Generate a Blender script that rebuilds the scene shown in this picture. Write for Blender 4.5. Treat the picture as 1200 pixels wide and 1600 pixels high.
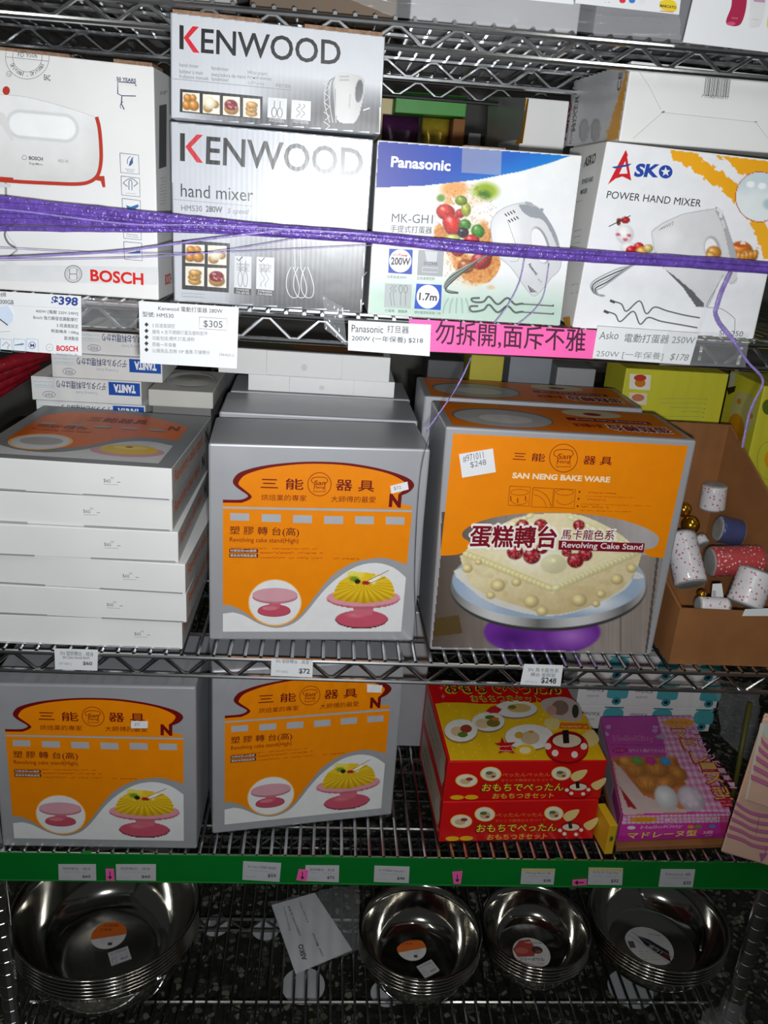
import bpy, bmesh, math, random
import numpy as np
from mathutils import Vector, Matrix

# ------------------------------------------------------------------ camera, world, flash, exposure
for o in list(bpy.data.objects):
    bpy.data.objects.remove(o)
scene = bpy.context.scene
COL = scene.collection
random.seed(5)
PITCH, YAW, ROLL, FPX = 0.35506, 0.080424, 0.0728946, 1331.66
CAMLOC = np.array([-0.13497, -1.01383, 0.59566])
_f = np.array([math.sin(YAW)*math.cos(PITCH), math.cos(YAW)*math.cos(PITCH), -math.sin(PITCH)])
_r = np.array([math.cos(YAW), -math.sin(YAW), 0.0])
_u = np.cross(_r, _f)
_c, _s = math.cos(ROLL), math.sin(ROLL)
CR, CU, CF = _c*_r + _s*_u, -_s*_r + _c*_u, _f
cam_data = bpy.data.cameras.new('camera')
cam_data.sensor_fit = 'VERTICAL'
cam_data.sensor_height = 24.0
cam_data.lens = FPX*24.0/1600.0
cam_data.clip_start = 0.02
cam = bpy.data.objects.new('camera', cam_data)
COL.objects.link(cam)
M = Matrix([[CR[i], CU[i], -CF[i], CAMLOC[i]] for i in range(3)] + [[0, 0, 0, 1]])
cam.matrix_world = M
scene.camera = cam

world = bpy.data.worlds.new('World')
scene.world = world
world.use_nodes = True
world.node_tree.nodes['Background'].inputs[0].default_value = (0.95, 0.98, 1.0, 1)
world.node_tree.nodes['Background'].inputs[1].default_value = 0.025

def area(name, loc, target, sx, sy, energy, col=(1, 1, 1)):
    l = bpy.data.lights.new(name, 'AREA')
    l.shape = 'RECTANGLE'; l.size = sx; l.size_y = sy; l.energy = energy; l.color = col
    o = bpy.data.objects.new(name, l); COL.objects.link(o)
    o.location = loc
    o.rotation_euler = (Vector(target)-Vector(loc)).to_track_quat('-Z', 'Y').to_euler()
    return o
# the camera's own flash, a hand's breadth from the lens
fl = CAMLOC + 0.015*CR - 0.035*CU
area('camera_flash', fl, fl + CF + 0.32*CU - 0.12*CR, 0.035, 0.02, 5.8, (0.955, 0.98, 1.0)).data.spread = math.radians(125)
# shop ceiling tubes in the aisle
for ax in (-0.9, 0.5):
    area('ceiling_tube_light', (ax, -0.75, 1.75), (ax, -0.75, 0), 0.06, 1.2, 4.5, (1.0, 0.97, 0.9))

scene.view_settings.view_transform = 'Standard'
scene.view_settings.look = 'None'
scene.view_settings.gamma = 1.0
scene.view_settings.use_curve_mapping = False
scene.view_settings.exposure = 0.0

# ------------------------------------------------------------------ measuring: a sight line meets a real plane
def ray(x, y):
    return CR*((x-600)/FPX) + CU*(-(y-800)/FPX) + CF
def onY(x, y, Y):
    d = ray(x, y); return CAMLOC + d*((Y-CAMLOC[1])/d[1])
def onZ(x, y, Z):
    d = ray(x, y); return CAMLOC + d*((Z-CAMLOC[2])/d[2])
def onP(x, y, c, n):
    d = ray(x, y); return CAMLOC + d*(np.dot(c-CAMLOC, n)/np.dot(d, n))
def px(P):
    v = np.asarray(P, float)-CAMLOC; z = v @ CF
    return np.array([600+FPX*(v @ CR)/z, 800-FPX*(v @ CU)/z])

# ------------------------------------------------------------------ materials (all procedural)
def lin(c):
    c = np.asarray(c, float)
    if c.max() > 1.0: c = c/255.0
    return np.where(c <= 0.04045, c/12.92, ((c+0.055)/1.055)**2.4)
MATS = {}
def mat(name, col=None, rough=0.5, metal=0.0, nscale=40, namt=0.06, bump=0.0, spec=0.5, attr=False, coat=0.0, alpha=1.0, trans=0.0, bscale=None):
    if name in MATS: return MATS[name]
    m = bpy.data.materials.new(name); m.use_nodes = True
    nt = m.node_tree; b = nt.nodes['Principled BSDF']
    b.inputs['Roughness'].default_value = rough
    b.inputs['Metallic'].default_value = metal
    b.inputs['Specular IOR Level'].default_value = spec
    b.inputs['Coat Weight'].default_value = coat
    b.inputs['Alpha'].default_value = alpha
    b.inputs['Transmission Weight'].default_value = trans
    tc = nt.nodes.new('ShaderNodeTexCoord')
    nz = nt.nodes.new('ShaderNodeTexNoise'); nz.inputs['Scale'].default_value = nscale; nz.inputs['Detail'].default_value = 4
    nt.links.new(tc.outputs['Object'], nz.inputs['Vector'])
    hv = nt.nodes.new('ShaderNodeMapRange')
    hv.inputs['From Min'].default_value = 0.3; hv.inputs['From Max'].default_value = 0.7
    hv.inputs['To Min'].default_value = 1-namt; hv.inputs['To Max'].default_value = 1+namt
    nt.links.new(nz.outputs['Fac'], hv.inputs['Value'])
    mx = nt.nodes.new('ShaderNodeVectorMath'); mx.operation = 'SCALE'
    if attr:
        at = nt.nodes.new('ShaderNodeAttribute'); at.attribute_name = 'Col'
        nt.links.new(at.outputs['Color'], mx.inputs[0])
    else:
        mx.inputs[0].default_value = tuple(lin(col))
    nt.links.new(hv.outputs[0], mx.inputs['Scale'])
    nt.links.new(mx.outputs[0], b.inputs['Base Color'])
    if bump:
        n2 = nt.nodes.new('ShaderNodeTexNoise'); n2.inputs['Scale'].default_value = bscale or nscale*2; n2.inputs['Detail'].default_value = 3
        nt.links.new(tc.outputs['Object'], n2.inputs['Vector'])
        bp = nt.nodes.new('ShaderNodeBump'); bp.inputs['Strength'].default_value = bump; bp.inputs['Distance'].default_value = 0.002
        nt.links.new(n2.outputs['Fac'], bp.inputs['Height'])
        nt.links.new(bp.outputs['Normal'], b.inputs['Normal'])
    MATS[name] = m
    return m
PRINT = mat('printed_ink', attr=True, rough=0.40, spec=0.32, nscale=60, namt=0.03, bump=0.05, bscale=30)
PRINT_MATTE = mat('printed_paper', attr=True, rough=0.7, nscale=60, namt=0.03)
def foil_print():
    # metallised board: brushed ribs of the corrugation underneath catch the flash
    m = mat('foil_ink', attr=True, rough=0.31, spec=0.48, nscale=60, namt=0.02)
    nt = m.node_tree; b = nt.nodes['Principled BSDF']
    tc = nt.nodes.new('ShaderNodeTexCoord'); w = nt.nodes.new('ShaderNodeTexWave')
    w.inputs['Scale'].default_value = 55; w.inputs['Distortion'].default_value = 0.6; w.bands_direction = 'X'
    nt.links.new(tc.outputs['Object'], w.inputs['Vector'])
    n = nt.nodes.new('ShaderNodeTexNoise'); n.inputs['Scale'].default_value = 25
    nt.links.new(tc.outputs['Object'], n.inputs['Vector'])
    ad = nt.nodes.new('ShaderNodeMath'); ad.operation = 'MULTIPLY_ADD'; ad.inputs[1].default_value = 0.10
    nt.links.new(w.outputs['Fac'], ad.inputs[0]); nt.links.new(n.outputs['Fac'], ad.inputs[2])
    bp = nt.nodes.new('ShaderNodeBump'); bp.inputs['Strength'].default_value = 0.10; bp.inputs['Distance'].default_value = 0.002
    nt.links.new(ad.outputs[0], bp.inputs['Height']); nt.links.new(bp.outputs['Normal'], b.inputs['Normal'])
    return m
FOIL = foil_print()
WHITE = mat('white_board', (232, 232, 230), 0.45, nscale=12, namt=0.03, bump=0.05, bscale=25)
WHITEPAPER = mat('white_paper', (232, 234, 236), 0.65, nscale=30, namt=0.02)
SILVER = mat('silver_board', (180, 181, 185), 0.36, metal=0.3, nscale=14, namt=0.05, bump=0.05, bscale=20)
KRAFT = mat('kraft_board', (144, 94, 50), 0.75, nscale=18, namt=0.12, bump=0.1, bscale=60)
KRAFTEDGE = mat('corrugated_edge', (140, 108, 84), 0.85, nscale=250, namt=0.3)
CHROME = mat('chrome_wire', (208, 210, 212), 0.22, metal=1.0, nscale=60, namt=0.08)
STEEL = mat('bowl_steel', (206, 204, 196), 0.10, metal=1.0, nscale=8, namt=0.05, bump=0.02, bscale=9)
_b = STEEL.node_tree.nodes['Principled BSDF']; _b.inputs['Anisotropic'].default_value = 0.45
_t = STEEL.node_tree.nodes.new('ShaderNodeTangent'); _t.direction_type = 'RADIAL'; _t.axis = 'Z'; STEEL.node_tree.links.new(_t.outputs[0], _b.inputs['Tangent'])
GREEN = mat('green_plastic', (2, 118, 40), 0.4, nscale=10, namt=0.06)
PINKPAPER = mat('pink_paper', (252, 100, 178), 0.6, nscale=30, namt=0.03)
LIME = mat('lime_board', (208, 202, 52), 0.5, nscale=14, namt=0.05)
RED = mat('red_board', (205, 14, 16), 0.4, nscale=14, namt=0.05)
def clear(name, alpha, rough=0.12, col=(235, 238, 240), bump=0.6):
    return mat(name, col, rough, alpha=alpha, nscale=30, namt=0.05, bump=bump, bscale=28, spec=0.8)
FILM = clear('clear_film', 0.16)
PURPLE = mat('purple_film', (110, 80, 178), 0.22, nscale=120, namt=0.3, bump=0.8, bscale=220, alpha=0.8)
LILAC = mat('lilac_film', (160, 140, 214), 0.25, nscale=120, namt=0.25, bump=0.5, bscale=200, alpha=0.75)

# ------------------------------------------------------------------ object helpers
def mesh_obj(name, verts, faces, material, parent=None, loc=(0, 0, 0), smooth=False, cols=None):
    me = bpy.data.meshes.new(name)
    me.from_pydata([tuple(map(float, v)) for v in verts], [], faces)
    if cols is not None:
        at = me.color_attributes.new('Col', 'FLOAT_COLOR', 'POINT')
        c = np.ones((len(verts), 4), np.float32); c[:, :3] = cols
        at.data.foreach_set('color', c.ravel())
    if smooth:
        me.polygons.foreach_set('use_smooth', [True]*len(me.polygons))
    me.materials.append(material)
    o = bpy.data.objects.new(name, me); COL.objects.link(o)
    o.location = loc
    if parent: o.parent = parent
    return o
def tag(o, label, cat, group=None):
    o['label'] = label; o['category'] = cat
    if group: o['group'] = group
    return o
def structure(o):
    o['kind'] = 'structure'; return o
def empty(name, loc=(0, 0, 0)):
    o = bpy.data.objects.new(name, None); COL.objects.link(o); o.location = loc; o.empty_display_size = 0.02
    return o
class MB:
    """collects vertices and faces"""
    def __init__(s): s.v = []; s.f = []
    def add(s, v, f):
        n = len(s.v); s.v += [tuple(p) for p in v]; s.f += [tuple(i+n for i in q) for q in f]
    def box(s, x0, y0, z0, x1, y1, z1):
        s.hexa([(x0, y0, z0), (x1, y0, z0), (x1, y1, z0), (x0, y1, z0), (x0, y0, z1), (x1, y0, z1), (x1, y1, z1), (x0, y1, z1)])
    def hexa(s, p):
        s.add(p, [(3, 2, 1, 0), (4, 5, 6, 7), (0, 1, 5, 4), (1, 2, 6, 5), (2, 3, 7, 6), (3, 0, 4, 7)])
    def tube(s, pts, r, n=8, flat=1.0, caps=True):
        pts = [np.array(p, float) for p in pts]
        rs = r if hasattr(r, '__len__') else [r]*len(pts)
        ring = []; prev = None
        for i, p in enumerate(pts):
            t = pts[min(i+1, len(pts)-1)]-pts[max(i-1, 0)]; t /= np.linalg.norm(t)+1e-12
            a = prev if prev is not None else (np.array([0, 0, 1.]) if abs(t[2]) < 0.9 else np.array([1., 0, 0]))
            a = a-t*np.dot(a, t); a /= np.linalg.norm(a)+1e-12; b = np.cross(t, a); prev = a
            ring.append([p+rs[i]*(a*math.cos(2*math.pi*k/n)+flat*b*math.sin(2*math.pi*k/n)) for k in range(n)])
        v = [q for g in ring for q in g]; f = []
        for i in range(len(pts)-1):
            for k in range(n):
                f.append((i*n+k, i*n+(k+1) % n, (i+1)*n+(k+1) % n, (i+1)*n+k))
        if caps:
            f.append(tuple(range(n))[::-1]); f.append(tuple(range((len(pts)-1)*n, len(pts)*n)))
        s.add(v, f)
    def lathe(s, prof, n=32, c=(0, 0, 0), close=False):
        v = []; f = []
        for r, z in prof:
            for k in range(n):
                a = 2*math.pi*k/n; v.append((c[0]+r*math.cos(a), c[1]+r*math.sin(a), c[2]+z))
        m = len(prof)
        for i in range(m-1+(1 if close else 0)):
            j = (i+1) % m
            for k in range(n):
                f.append((i*n+k, i*n+(k+1) % n, j*n+(k+1) % n, j*n+k))
        if not close:
            f.append(tuple(range(n))[::-1]); f.append(tuple(range((m-1)*n, m*n)))
        s.add(v, f)
    def obj(s, name, material, parent=None, smooth=False, origin=None):
        v = np.array(s.v, float)
        loc = (0, 0, 0)
        if origin is not None: v = v-np.array(origin, float); loc = tuple(origin)
        if parent is not None and origin is None: v = v-np.array(WORLD(parent))
        o = mesh_obj(name, v, s.f, material, parent, loc, smooth)
        return o
def WORLD(o):
    p = np.zeros(3)
    while o is not None: p += np.array(o.location); o = o.parent
    return p
def copy_tree(o, parent=None):
    c = o.copy(); COL.objects.link(c); c.parent = parent
    for ch in list(o.children): copy_tree(ch, c)
    return c
def spline(pts, n=6, closed=False):
    P = [np.array(p, float) for p in pts]; out = []; m = len(P)
    for i in range(m if closed else m-1):
        p0 = P[(i-1) % m] if closed or i > 0 else P[0]; p1 = P[i]; p2 = P[(i+1) % m]
        p3 = P[(i+2) % m] if closed or i+2 < m else P[-1]
        for k in range(n):
            t = k/n
            out.append(0.5*((2*p1)+(-p0+p2)*t+(2*p0-5*p1+4*p2-p3)*t*t+(-p0+3*p1-3*p2+p3)*t**3))
    if not closed: out.append(P[-1])
    return out

# ------------------------------------------------------------------ printed artwork on a flat face
_tc = {}
def text_mesh(s, bold):
    k = (s, bold)
    if k in _tc: return _tc[k]
    c = bpy.data.curves.new('glyphs', 'FONT'); c.body = s; c.size = 1.0; c.offset = bold; c.resolution_u = 3
    o = bpy.data.objects.new('glyphs', c); COL.objects.link(o)
    me = o.to_mesh()
    v = np.zeros(len(me.vertices)*3, np.float32); me.vertices.foreach_get('co', v); v = v.reshape(-1, 3)[:, :2].astype(float)
    f = [tuple(p.vertices) for p in me.polygons]
    o.to_mesh_clear(); bpy.data.objects.remove(o); bpy.data.curves.remove(c)
    if len(v):
        mn, mx = v.min(0), v.max(0); v = (v-mn)/np.maximum(mx-mn, 1e-6)
    _tc[k] = (v, f)
    return _tc[k]
def homography(src, dst):
    A = []
    for (x, y), (u, v) in zip(src, dst):
        A.append([x, y, 1, 0, 0, 0, -u*x, -u*y, -u]); A.append([0, 0, 0, x, y, 1, -v*x, -v*y, -v])
    return np.linalg.svd(np.array(A))[2][-1].reshape(3, 3)
class Face:
    """corners TL,TR,BR,BL in the world; art = the same corners on the artwork sheet"""
    def __init__(s, corners, art=None):
        s.c = [np.array(c, float) for c in corners]
        e1 = s.c[1]-s.c[0]; e2 = s.c[3]-s.c[0]
        s.n = np.cross(e2, e1); s.n /= np.linalg.norm(s.n)
        s.x = e1/np.linalg.norm(e1); s.y = np.cross(s.n, s.x)
        s.art = [np.array(a, float) for a in (art if art is not None else [px(c) for c in s.c])]
        s.H = homography(s.art, [(np.dot(c-s.c[0], s.x), np.dot(c-s.c[0], s.y)) for c in s.c])
    def at(s, P, off):
        P = np.atleast_2d(np.asarray(P, float))
        h = np.c_[P, np.ones(len(P))] @ s.H.T; uv = h[:, :2]/h[:, 2:]
        return s.c[0]+uv[:, :1]*s.x+uv[:, 1:]*s.y+s.n*off
    def up(s, x, y):
        TL, TR, BR, BL = s.art
        e = BR-BL; t = np.clip(np.dot(np.array([x, y])-BL, e)/np.dot(e, e), 0, 1)
        u = (TL-BL)*(1-t)+(TR-BR)*t
        return u/np.linalg.norm(u)
class Ras:
    def __init__(s, X, Y, base):
        s.X, s.Y = X, Y; s.rgb = np.zeros(X.shape+(3,)); s.rgb[:] = np.array(base)/255.0; s.m = np.ones(X.shape, bool)
        s.rs = np.random.RandomState(3); s.vec = False; s.strokes = []
    def blend(s, a, col):
        col = np.array(col, float)/255.0
        s.rgb += (col-s.rgb)*np.clip(a, 0, 1)[..., None]
    def d(s, cx, cy, rx, ry, rot=0):
        c, t = math.cos(rot), math.sin(rot); x = s.X-cx; y = s.Y-cy
        return np.sqrt(((x*c+y*t)/rx)**2+((-x*t+y*c)/ry)**2)
    def ell(s, cx, cy, rx, ry, col, rot=0, soft=0.12, k=1.0):
        s.blend(k*np.clip((1-s.d(cx, cy, rx, ry, rot))/soft, 0, 1), col)
    def ball(s, cx, cy, rx, ry, col, rot=0, hi=(255, 255, 255), dark=0.6):
        if dark > 0.7: hi = tuple(min(255, c*1.06) for c in col)
        d = s.d(cx, cy, rx, ry, rot); a = np.clip((1-d)/0.15, 0, 1)
        c = np.array(col, float)
        s.blend(a, c*dark); s.blend(a*np.clip(1.15-s.d(cx-rx*.15, cy-ry*.2, rx, ry, rot), 0, 1), np.minimum(c*1.12, 255))
        s.blend(a*np.clip(1-s.d(cx-rx*.3, cy-ry*.4, rx*.35, ry*.3, rot), 0, 1)*.7, hi)
    def inpoly(s, pts):
        r = np.zeros(s.X.shape, bool); n = len(pts)
        for i in range(n):
            (x1, y1), (x2, y2) = pts[i], pts[(i+1) % n]
            c = ((y1 > s.Y) != (y2 > s.Y)) & (s.X < (x2-x1)*(s.Y-y1)/((y2-y1) or 1e-9)+x1)
            r ^= c
        return r
    def poly(s, pts, col, k=1.0): s.blend(s.inpoly(pts)*k, col)
    def line(s, pts, w, col, k=1.0):
        if s.vec: s.strokes.append((pts, w, col)); return
        a = np.zeros(s.X.shape)
        for (x1, y1), (x2, y2) in zip(pts[:-1], pts[1:]):
            L = (x2-x1)**2+(y2-y1)**2+1e-9
            t = np.clip(((s.X-x1)*(x2-x1)+(s.Y-y1)*(y2-y1))/L, 0, 1)
            dd = np.hypot(s.X-x1-t*(x2-x1), s.Y-y1-t*(y2-y1)); a = np.maximum(a, np.clip((w/2-dd)/(0.35*w)+.3, 0, 1))
        s.blend(a*k, col)
    def noise(s, sx, sy=None, seed=0):
        sy = sy or sx; r = np.random.RandomState(seed).rand(64, 64)
        x = s.X/sx; y = s.Y/sy; i = np.floor(x).astype(int); j = np.floor(y).astype(int); fx = x-i; fy = y-j
        fx = fx*fx*(3-2*fx); fy = fy*fy*(3-2*fy); g = lambda a, b: r[a % 64, b % 64]
        return (g(i, j)*(1-fx)+g(i+1, j)*fx)*(1-fy)+(g(i, j+1)*(1-fx)+g(i+1, j+1)*fx)*fy
class Art:
    """vector and raster print; coordinates are those of an artwork sheet scaled by crop=(x0,y0,s)"""
    def __init__(s, face, root, crop=(0, 0, 1), k0=8, material=None):
        s.F = face; s.root = root; s.C = crop; s.k = k0; s.b = 'printed_panel'; s.B = {}; s.mat = material or PRINT
    def p(s, pts): return [(s.C[0]+x/s.C[2], s.C[1]+y/s.C[2]) for x, y in pts]
    def put(s, P, faces, cols):
        s.k += 1
        b = s.B.setdefault(s.b, [])
        W = s.F.at(P, s.k*0.00003)
        cols = np.asarray(cols, float)
        if cols.ndim == 1: cols = np.tile(cols, (len(W), 1))
        b.append((W, list(faces), cols))
    def poly(s, pts, col): s.put(s.p(pts), [tuple(range(len(pts)))[::-1]], lin(col))
    def rect(s, x0, y0, x1, y1, col): s.poly([(x0, y0), (x1, y0), (x1, y1), (x0, y1)], col)
    def ell(s, cx, cy, rx, ry, col, rot=0, n=28):
        c, t = math.cos(rot), math.sin(rot)
        s.poly([(cx+rx*math.cos(a)*c-ry*math.sin(a)*t, cy+rx*math.cos(a)*t+ry*math.sin(a)*c) for a in [2*math.pi*i/n for i in range(n)]], col)
    def line(s, pts, w, col):
        P = [np.array(q, float) for q in pts]; v = []; f = []
        for i, q in enumerate(P):
            t = P[min(i+1, len(P)-1)]-P[max(i-1, 0)]; t = t/(np.linalg.norm(t)+1e-9); nn = np.array([-t[1], t[0]])*w/2
            v += [tuple(q+nn), tuple(q-nn)]
        for i in range(len(P)-1): f.append((2*i, 2*i+1, 2*i+3, 2*i+2))
        s.put(s.p(v), f, lin(col))
    def ring(s, cx, cy, rx, ry, w, col, a0=0, a1=2*math.pi, n=32):
        s.line([(cx+rx*math.cos(a0+(a1-a0)*i/n), cy+ry*math.sin(a0+(a1-a0)*i/n)) for i in range(n+1)], w, col)
    def frame(s, pts, w, col): s.line(list(pts)+[pts[0]], w, col)
    def text(s, t, x0, y0, x1, y1, h, col, bold=0.0, slant=0.0, up=None, bucket='lettering'):
        heavy = 0.0
        if bold > 0.0035 and any(ord(ch) > 0x2e80 for ch in t): heavy, bold = bold*0.62, 0.0
        v, f = text_mesh(t, bold)
        if not len(v): return
        (ax, ay), (bx, by) = s.p([(x0, y0), (x1, y1)]); h = h/s.C[2]
        u = np.array(up, float) if up is not None else s.F.up((ax+bx)/2, (ay+by)/2)
        if up is None and bx < ax: u = -u
        A = np.array([ax, ay]); e = np.array([bx, by])-A; en = e/np.linalg.norm(e)
        P = A+v[:, :1]*e+v[:, 1:]*(u*h+en*slant*h)
        ob = s.b; s.b = bucket
        if heavy:
            for k in range(8): s.put(P+(en*math.cos(k*math.pi/4)+u*math.sin(k*math.pi/4))*heavy*h, f, lin(col)); s.k -= 0.85
        s.put(P, f, lin(col)); s.b = ob
    def tiny(s, x0, y0, x1, y1, h, col, seed=0, gap=0.3):
        r = random.Random(seed+int(x0*7+y0)); n = max(2, int(abs(x1-x0)/h)); v = []; f = []
        ob = s.b; s.b = 'small_print'
        for i in range(n):
            if r.random() < 0.08: continue
            for q in range(2):
                a = (i+q*.48+.04)/n; b2 = (i+q*.48+.36+.1*r.random())/n; k = .35+.6*r.random(); o = (1-k)*r.random()
                k0 = len(v)
                for (tt, hh) in ((a, o), (b2, o), (b2, o+k*.4), (a, o+k*.4)):
                    v.append((x0+(x1-x0)*tt, y0+(y1-y0)*tt-h*hh))
                f.append((k0, k0+1, k0+2, k0+3))
        s.put(s.p(v), f, lin(col)); s.b = ob
    def ras(s, x0, y0, x1, y1, step, fn, base=(255, 255, 255), quad=None, bucket='picture'):
        """raster print: a fine flat sheet coloured per vertex, painted on the axis-aligned sheet or on a quad"""
        nx = max(2, int((x1-x0)/step)); ny = max(2, int((y1-y0)/step))
        U, V = np.meshgrid(np.linspace(0, 1, nx+1), np.linspace(0, 1, ny+1))
        R = Ras(x0+U*(x1-x0), y0+V*(y1-y0), base)
        fn(R)
        if quad is not None:
            q = [np.array(a, float) for a in quad]; u = U[..., None]; w = V[..., None]
            G = (q[0]*(1-u)+q[1]*u)*(1-w)+(q[3]*(1-u)+q[2]*u)*w; GX, GY = G[..., 0], G[..., 1]
        else: GX, GY = R.X, R.Y
        idx = -np.ones(R.X.shape, int); m = R.m
        cell = m[:-1, :-1] & m[1:, :-1] & m[:-1, 1:] & m[1:, 1:]
        used = np.zeros(m.shape, bool)
        used[:-1, :-1] |= cell; used[1:, :-1] |= cell; used[:-1, 1:] |= cell; used[1:, 1:] |= cell
        idx[used] = np.arange(used.sum())
        jj, ii = np.nonzero(cell)
        f = list(zip(idx[jj, ii].tolist(), idx[jj+1, ii].tolist(), idx[jj+1, ii+1].tolist(), idx[jj, ii+1].tolist()))
        P = np.c_[s.C[0]+GX[used]/s.C[2], s.C[1]+GY[used]/s.C[2]]
        ob = s.b; s.b = bucket; s.put(P, f, lin(np.clip(R.rgb[used], 0, 1)))
        for pts, w, col in R.strokes: s.line(pts, w, col); s.k -= 0.7
        s.b = ob
    def done(s, names=None):
        w = WORLD(s.root)
        gap = {'lettering': 0.004, 'small_print': 9}.get
        for b, items in s.B.items():
            # print that stands apart on the face becomes a part of its own
            bb = []
            for W, f, c in items:
                u = np.c_[(W-s.F.c[0]) @ s.F.x, (W-s.F.c[0]) @ s.F.y]; bb.append([u.min(0), u.max(0), [len(bb)]])
            g = gap(b, 0.006); merged = True
            while merged:
                merged = False; out = []
                for q in bb:
                    for r in out:
                        if (q[0]-g < r[1]).all() and (r[0]-g < q[1]).all():
                            r[0] = np.minimum(r[0], q[0]); r[1] = np.maximum(r[1], q[1]); r[2] += q[2]; merged = True; break
                    else: out.append(q)
                bb = out
            for q in bb:
                V, Fs, Cs, n = [], [], [], 0
                for i in sorted(q[2]):
                    W, f, c = items[i]; V.append(W); Cs.append(c); Fs.extend(tuple(j+n for j in t) for t in f); n += len(W)
                o = mesh_obj((names or {}).get(b, b), np.vstack(V)-w, Fs, s.mat, s.root, cols=np.vstack(Cs))
                if b == 'small_print': o['kind'] = 'stuff'
        s.B = {}

class Box:
    """carton: front quad TL,TR,BR,BL and a depth vector, softly bevelled"""
    def __init__(s, name, label, cat, group, F, dvec, material, bev=0.0016, parent=None):
        s.F = [np.array(p, float) for p in F]; d = np.array(dvec, float)
        s.K = [p+d for p in s.F]
        base = (s.F[2]+s.F[3]+s.K[2]+s.K[3])/4
        bm = bmesh.new()
        P = [s.F[3], s.F[2], s.K[2], s.K[3], s.F[0], s.F[1], s.K[1], s.K[0]]
        vs = [bm.verts.new(tuple(p-base)) for p in P]
        for q in ((3, 2, 1, 0), (4, 5, 6, 7), (0, 1, 5, 4), (1, 2, 6, 5), (2, 3, 7, 6), (3, 0, 4, 7)):
            bm.faces.new([vs[i] for i in q])
        if bev: bmesh.ops.bevel(bm, geom=bm.edges[:], offset=bev, segments=2, affect='EDGES', profile=0.5)
        me = bpy.data.meshes.new(name); bm.to_mesh(me); bm.free(); me.materials.append(material)
        s.o = bpy.data.objects.new(name, me); COL.objects.link(s.o); s.o.location = tuple(base)
        if label: tag(s.o, label, cat, group)
    def face(s, which, art=None):
        F, K = s.F, s.K
        c = {'front': F, 'top': [K[0], K[1], F[1], F[0]], 'left': [K[0], F[0], F[3], K[3]], 'right': [F[1], K[1], K[2], F[2]],
             'bottom': [F[3], F[2], K[2], K[3]]}[which]
        return Face(c, art)
    def art(s, which='front', crop=(0, 0, 1), art=None, **k): return Art(s.face(which, art), s.o, crop, **k)
def pbox(name, label, cat, group, TL, TR, BR, BL, zb, yl, yr, depth, material, bev=0.0016, zt=None):
    a = onY(BL[0], BL[1], yl); b = onY(BR[0], BR[1], yr); a[2] = b[2] = zb
    n = np.array([b[1]-a[1], -(b[0]-a[0]), 0]); n /= np.linalg.norm(n)
    tl = onP(TL[0], TL[1], a, n); tr = onP(TR[0], TR[1], a, n)
    if zt is not None: tl[2] = tr[2] = zt
    return Box(name, label, cat, group, [tl, tr, b, a], -n*depth, material, bev)
def gbox(name, label, cat, group, x0, y0, z0, w, d, h, yaw, material, bev=0.0016):
    """x0,y0 = front left bottom corner"""
    e = np.array([math.cos(yaw), math.sin(yaw), 0]); q = np.array([-math.sin(yaw), math.cos(yaw), 0]); a = np.array([x0, y0, z0]); u = np.array([0, 0, h])
    return Box(name, label, cat, group, [a+u, a+u+e*w, a+e*w, a], q*d, material, bev)
def card(name, label, cat, group, quad, Y, material, th=0.0006, parent=None):
    """thin card: quad TL,TR,BR,BL on the plane y=Y"""
    F = [onY(x, y, Y) for x, y in quad]
    return Box(name, label, cat, group, F, (0, th, 0), material, bev=0)
A1 = (0, 0, 2); A2 = (600, 0, 2); A3 = (0, 180, 3.81); A4 = (240, 180, 3.3333); A5 = (560, 200, 3.3333); A6 = (860, 80, 3.077)
B1 = (0, 520, 2.962); B2 = (300, 520, 2.963); B3 = (640, 560, 2.609); B4 = (940, 540, 3.077); B5 = (0, 1020, 3.529); B6 = (300, 1020, 3.158)
B7 = (640, 1020, 3.75); B8 = (880, 1040, 3.75)
def cc(crop, pts): return [(crop[0]+x/crop[2], crop[1]+y/crop[2]) for x, y in pts]
# ================================================================== setting: floor, wall, rack
def terrazzo():
    m = bpy.data.materials.new('terrazzo'); m.use_nodes = True; nt = m.node_tree; b = nt.nodes['Principled BSDF']
    tc = nt.nodes.new('ShaderNodeTexCoord'); v = nt.nodes.new('ShaderNodeTexVoronoi'); v.inputs['Scale'].default_value = 85
    nt.links.new(tc.outputs['Object'], v.inputs['Vector'])
    v2 = nt.nodes.new('ShaderNodeTexVoronoi'); v2.feature = 'DISTANCE_TO_EDGE'; v2.inputs['Scale'].default_value = 85
    nt.links.new(tc.outputs['Object'], v2.inputs['Vector'])
    sp = nt.nodes.new('ShaderNodeSeparateColor'); nt.links.new(v.outputs['Color'], sp.inputs[0])
    rp = nt.nodes.new('ShaderNodeValToRGB'); e = rp.color_ramp.elements
    e[0].position = 0.0; e[0].color = (0.02, 0.022, 0.018, 1); e[1].position = 1.0; e[1].color = (0.30, 0.29, 0.23, 1)
    k = rp.color_ramp.elements.new(0.55); k.color = (0.045, 0.047, 0.038, 1)
    k = rp.color_ramp.elements.new(0.8); k.color = (0.15, 0.145, 0.11, 1)
    nt.links.new(sp.outputs[0], rp.inputs[0])
    gt = nt.nodes.new('ShaderNodeMath'); gt.operation = 'GREATER_THAN'; gt.inputs[1].default_value = 0.07
    nt.links.new(v2.outputs['Distance'], gt.inputs[0])
    mx = nt.nodes.new('ShaderNodeMix'); mx.data_type = 'RGBA'; mx.inputs[6].default_value = (0.025, 0.027, 0.022, 1)
    nt.links.new(gt.outputs[0], mx.inputs[0]); nt.links.new(rp.outputs[0], mx.inputs[7])
    nt.links.new(mx.outputs[2], b.inputs['Base Color']); b.inputs['Roughness'].default_value = 0.35
    return m
ZF = -0.86
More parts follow.
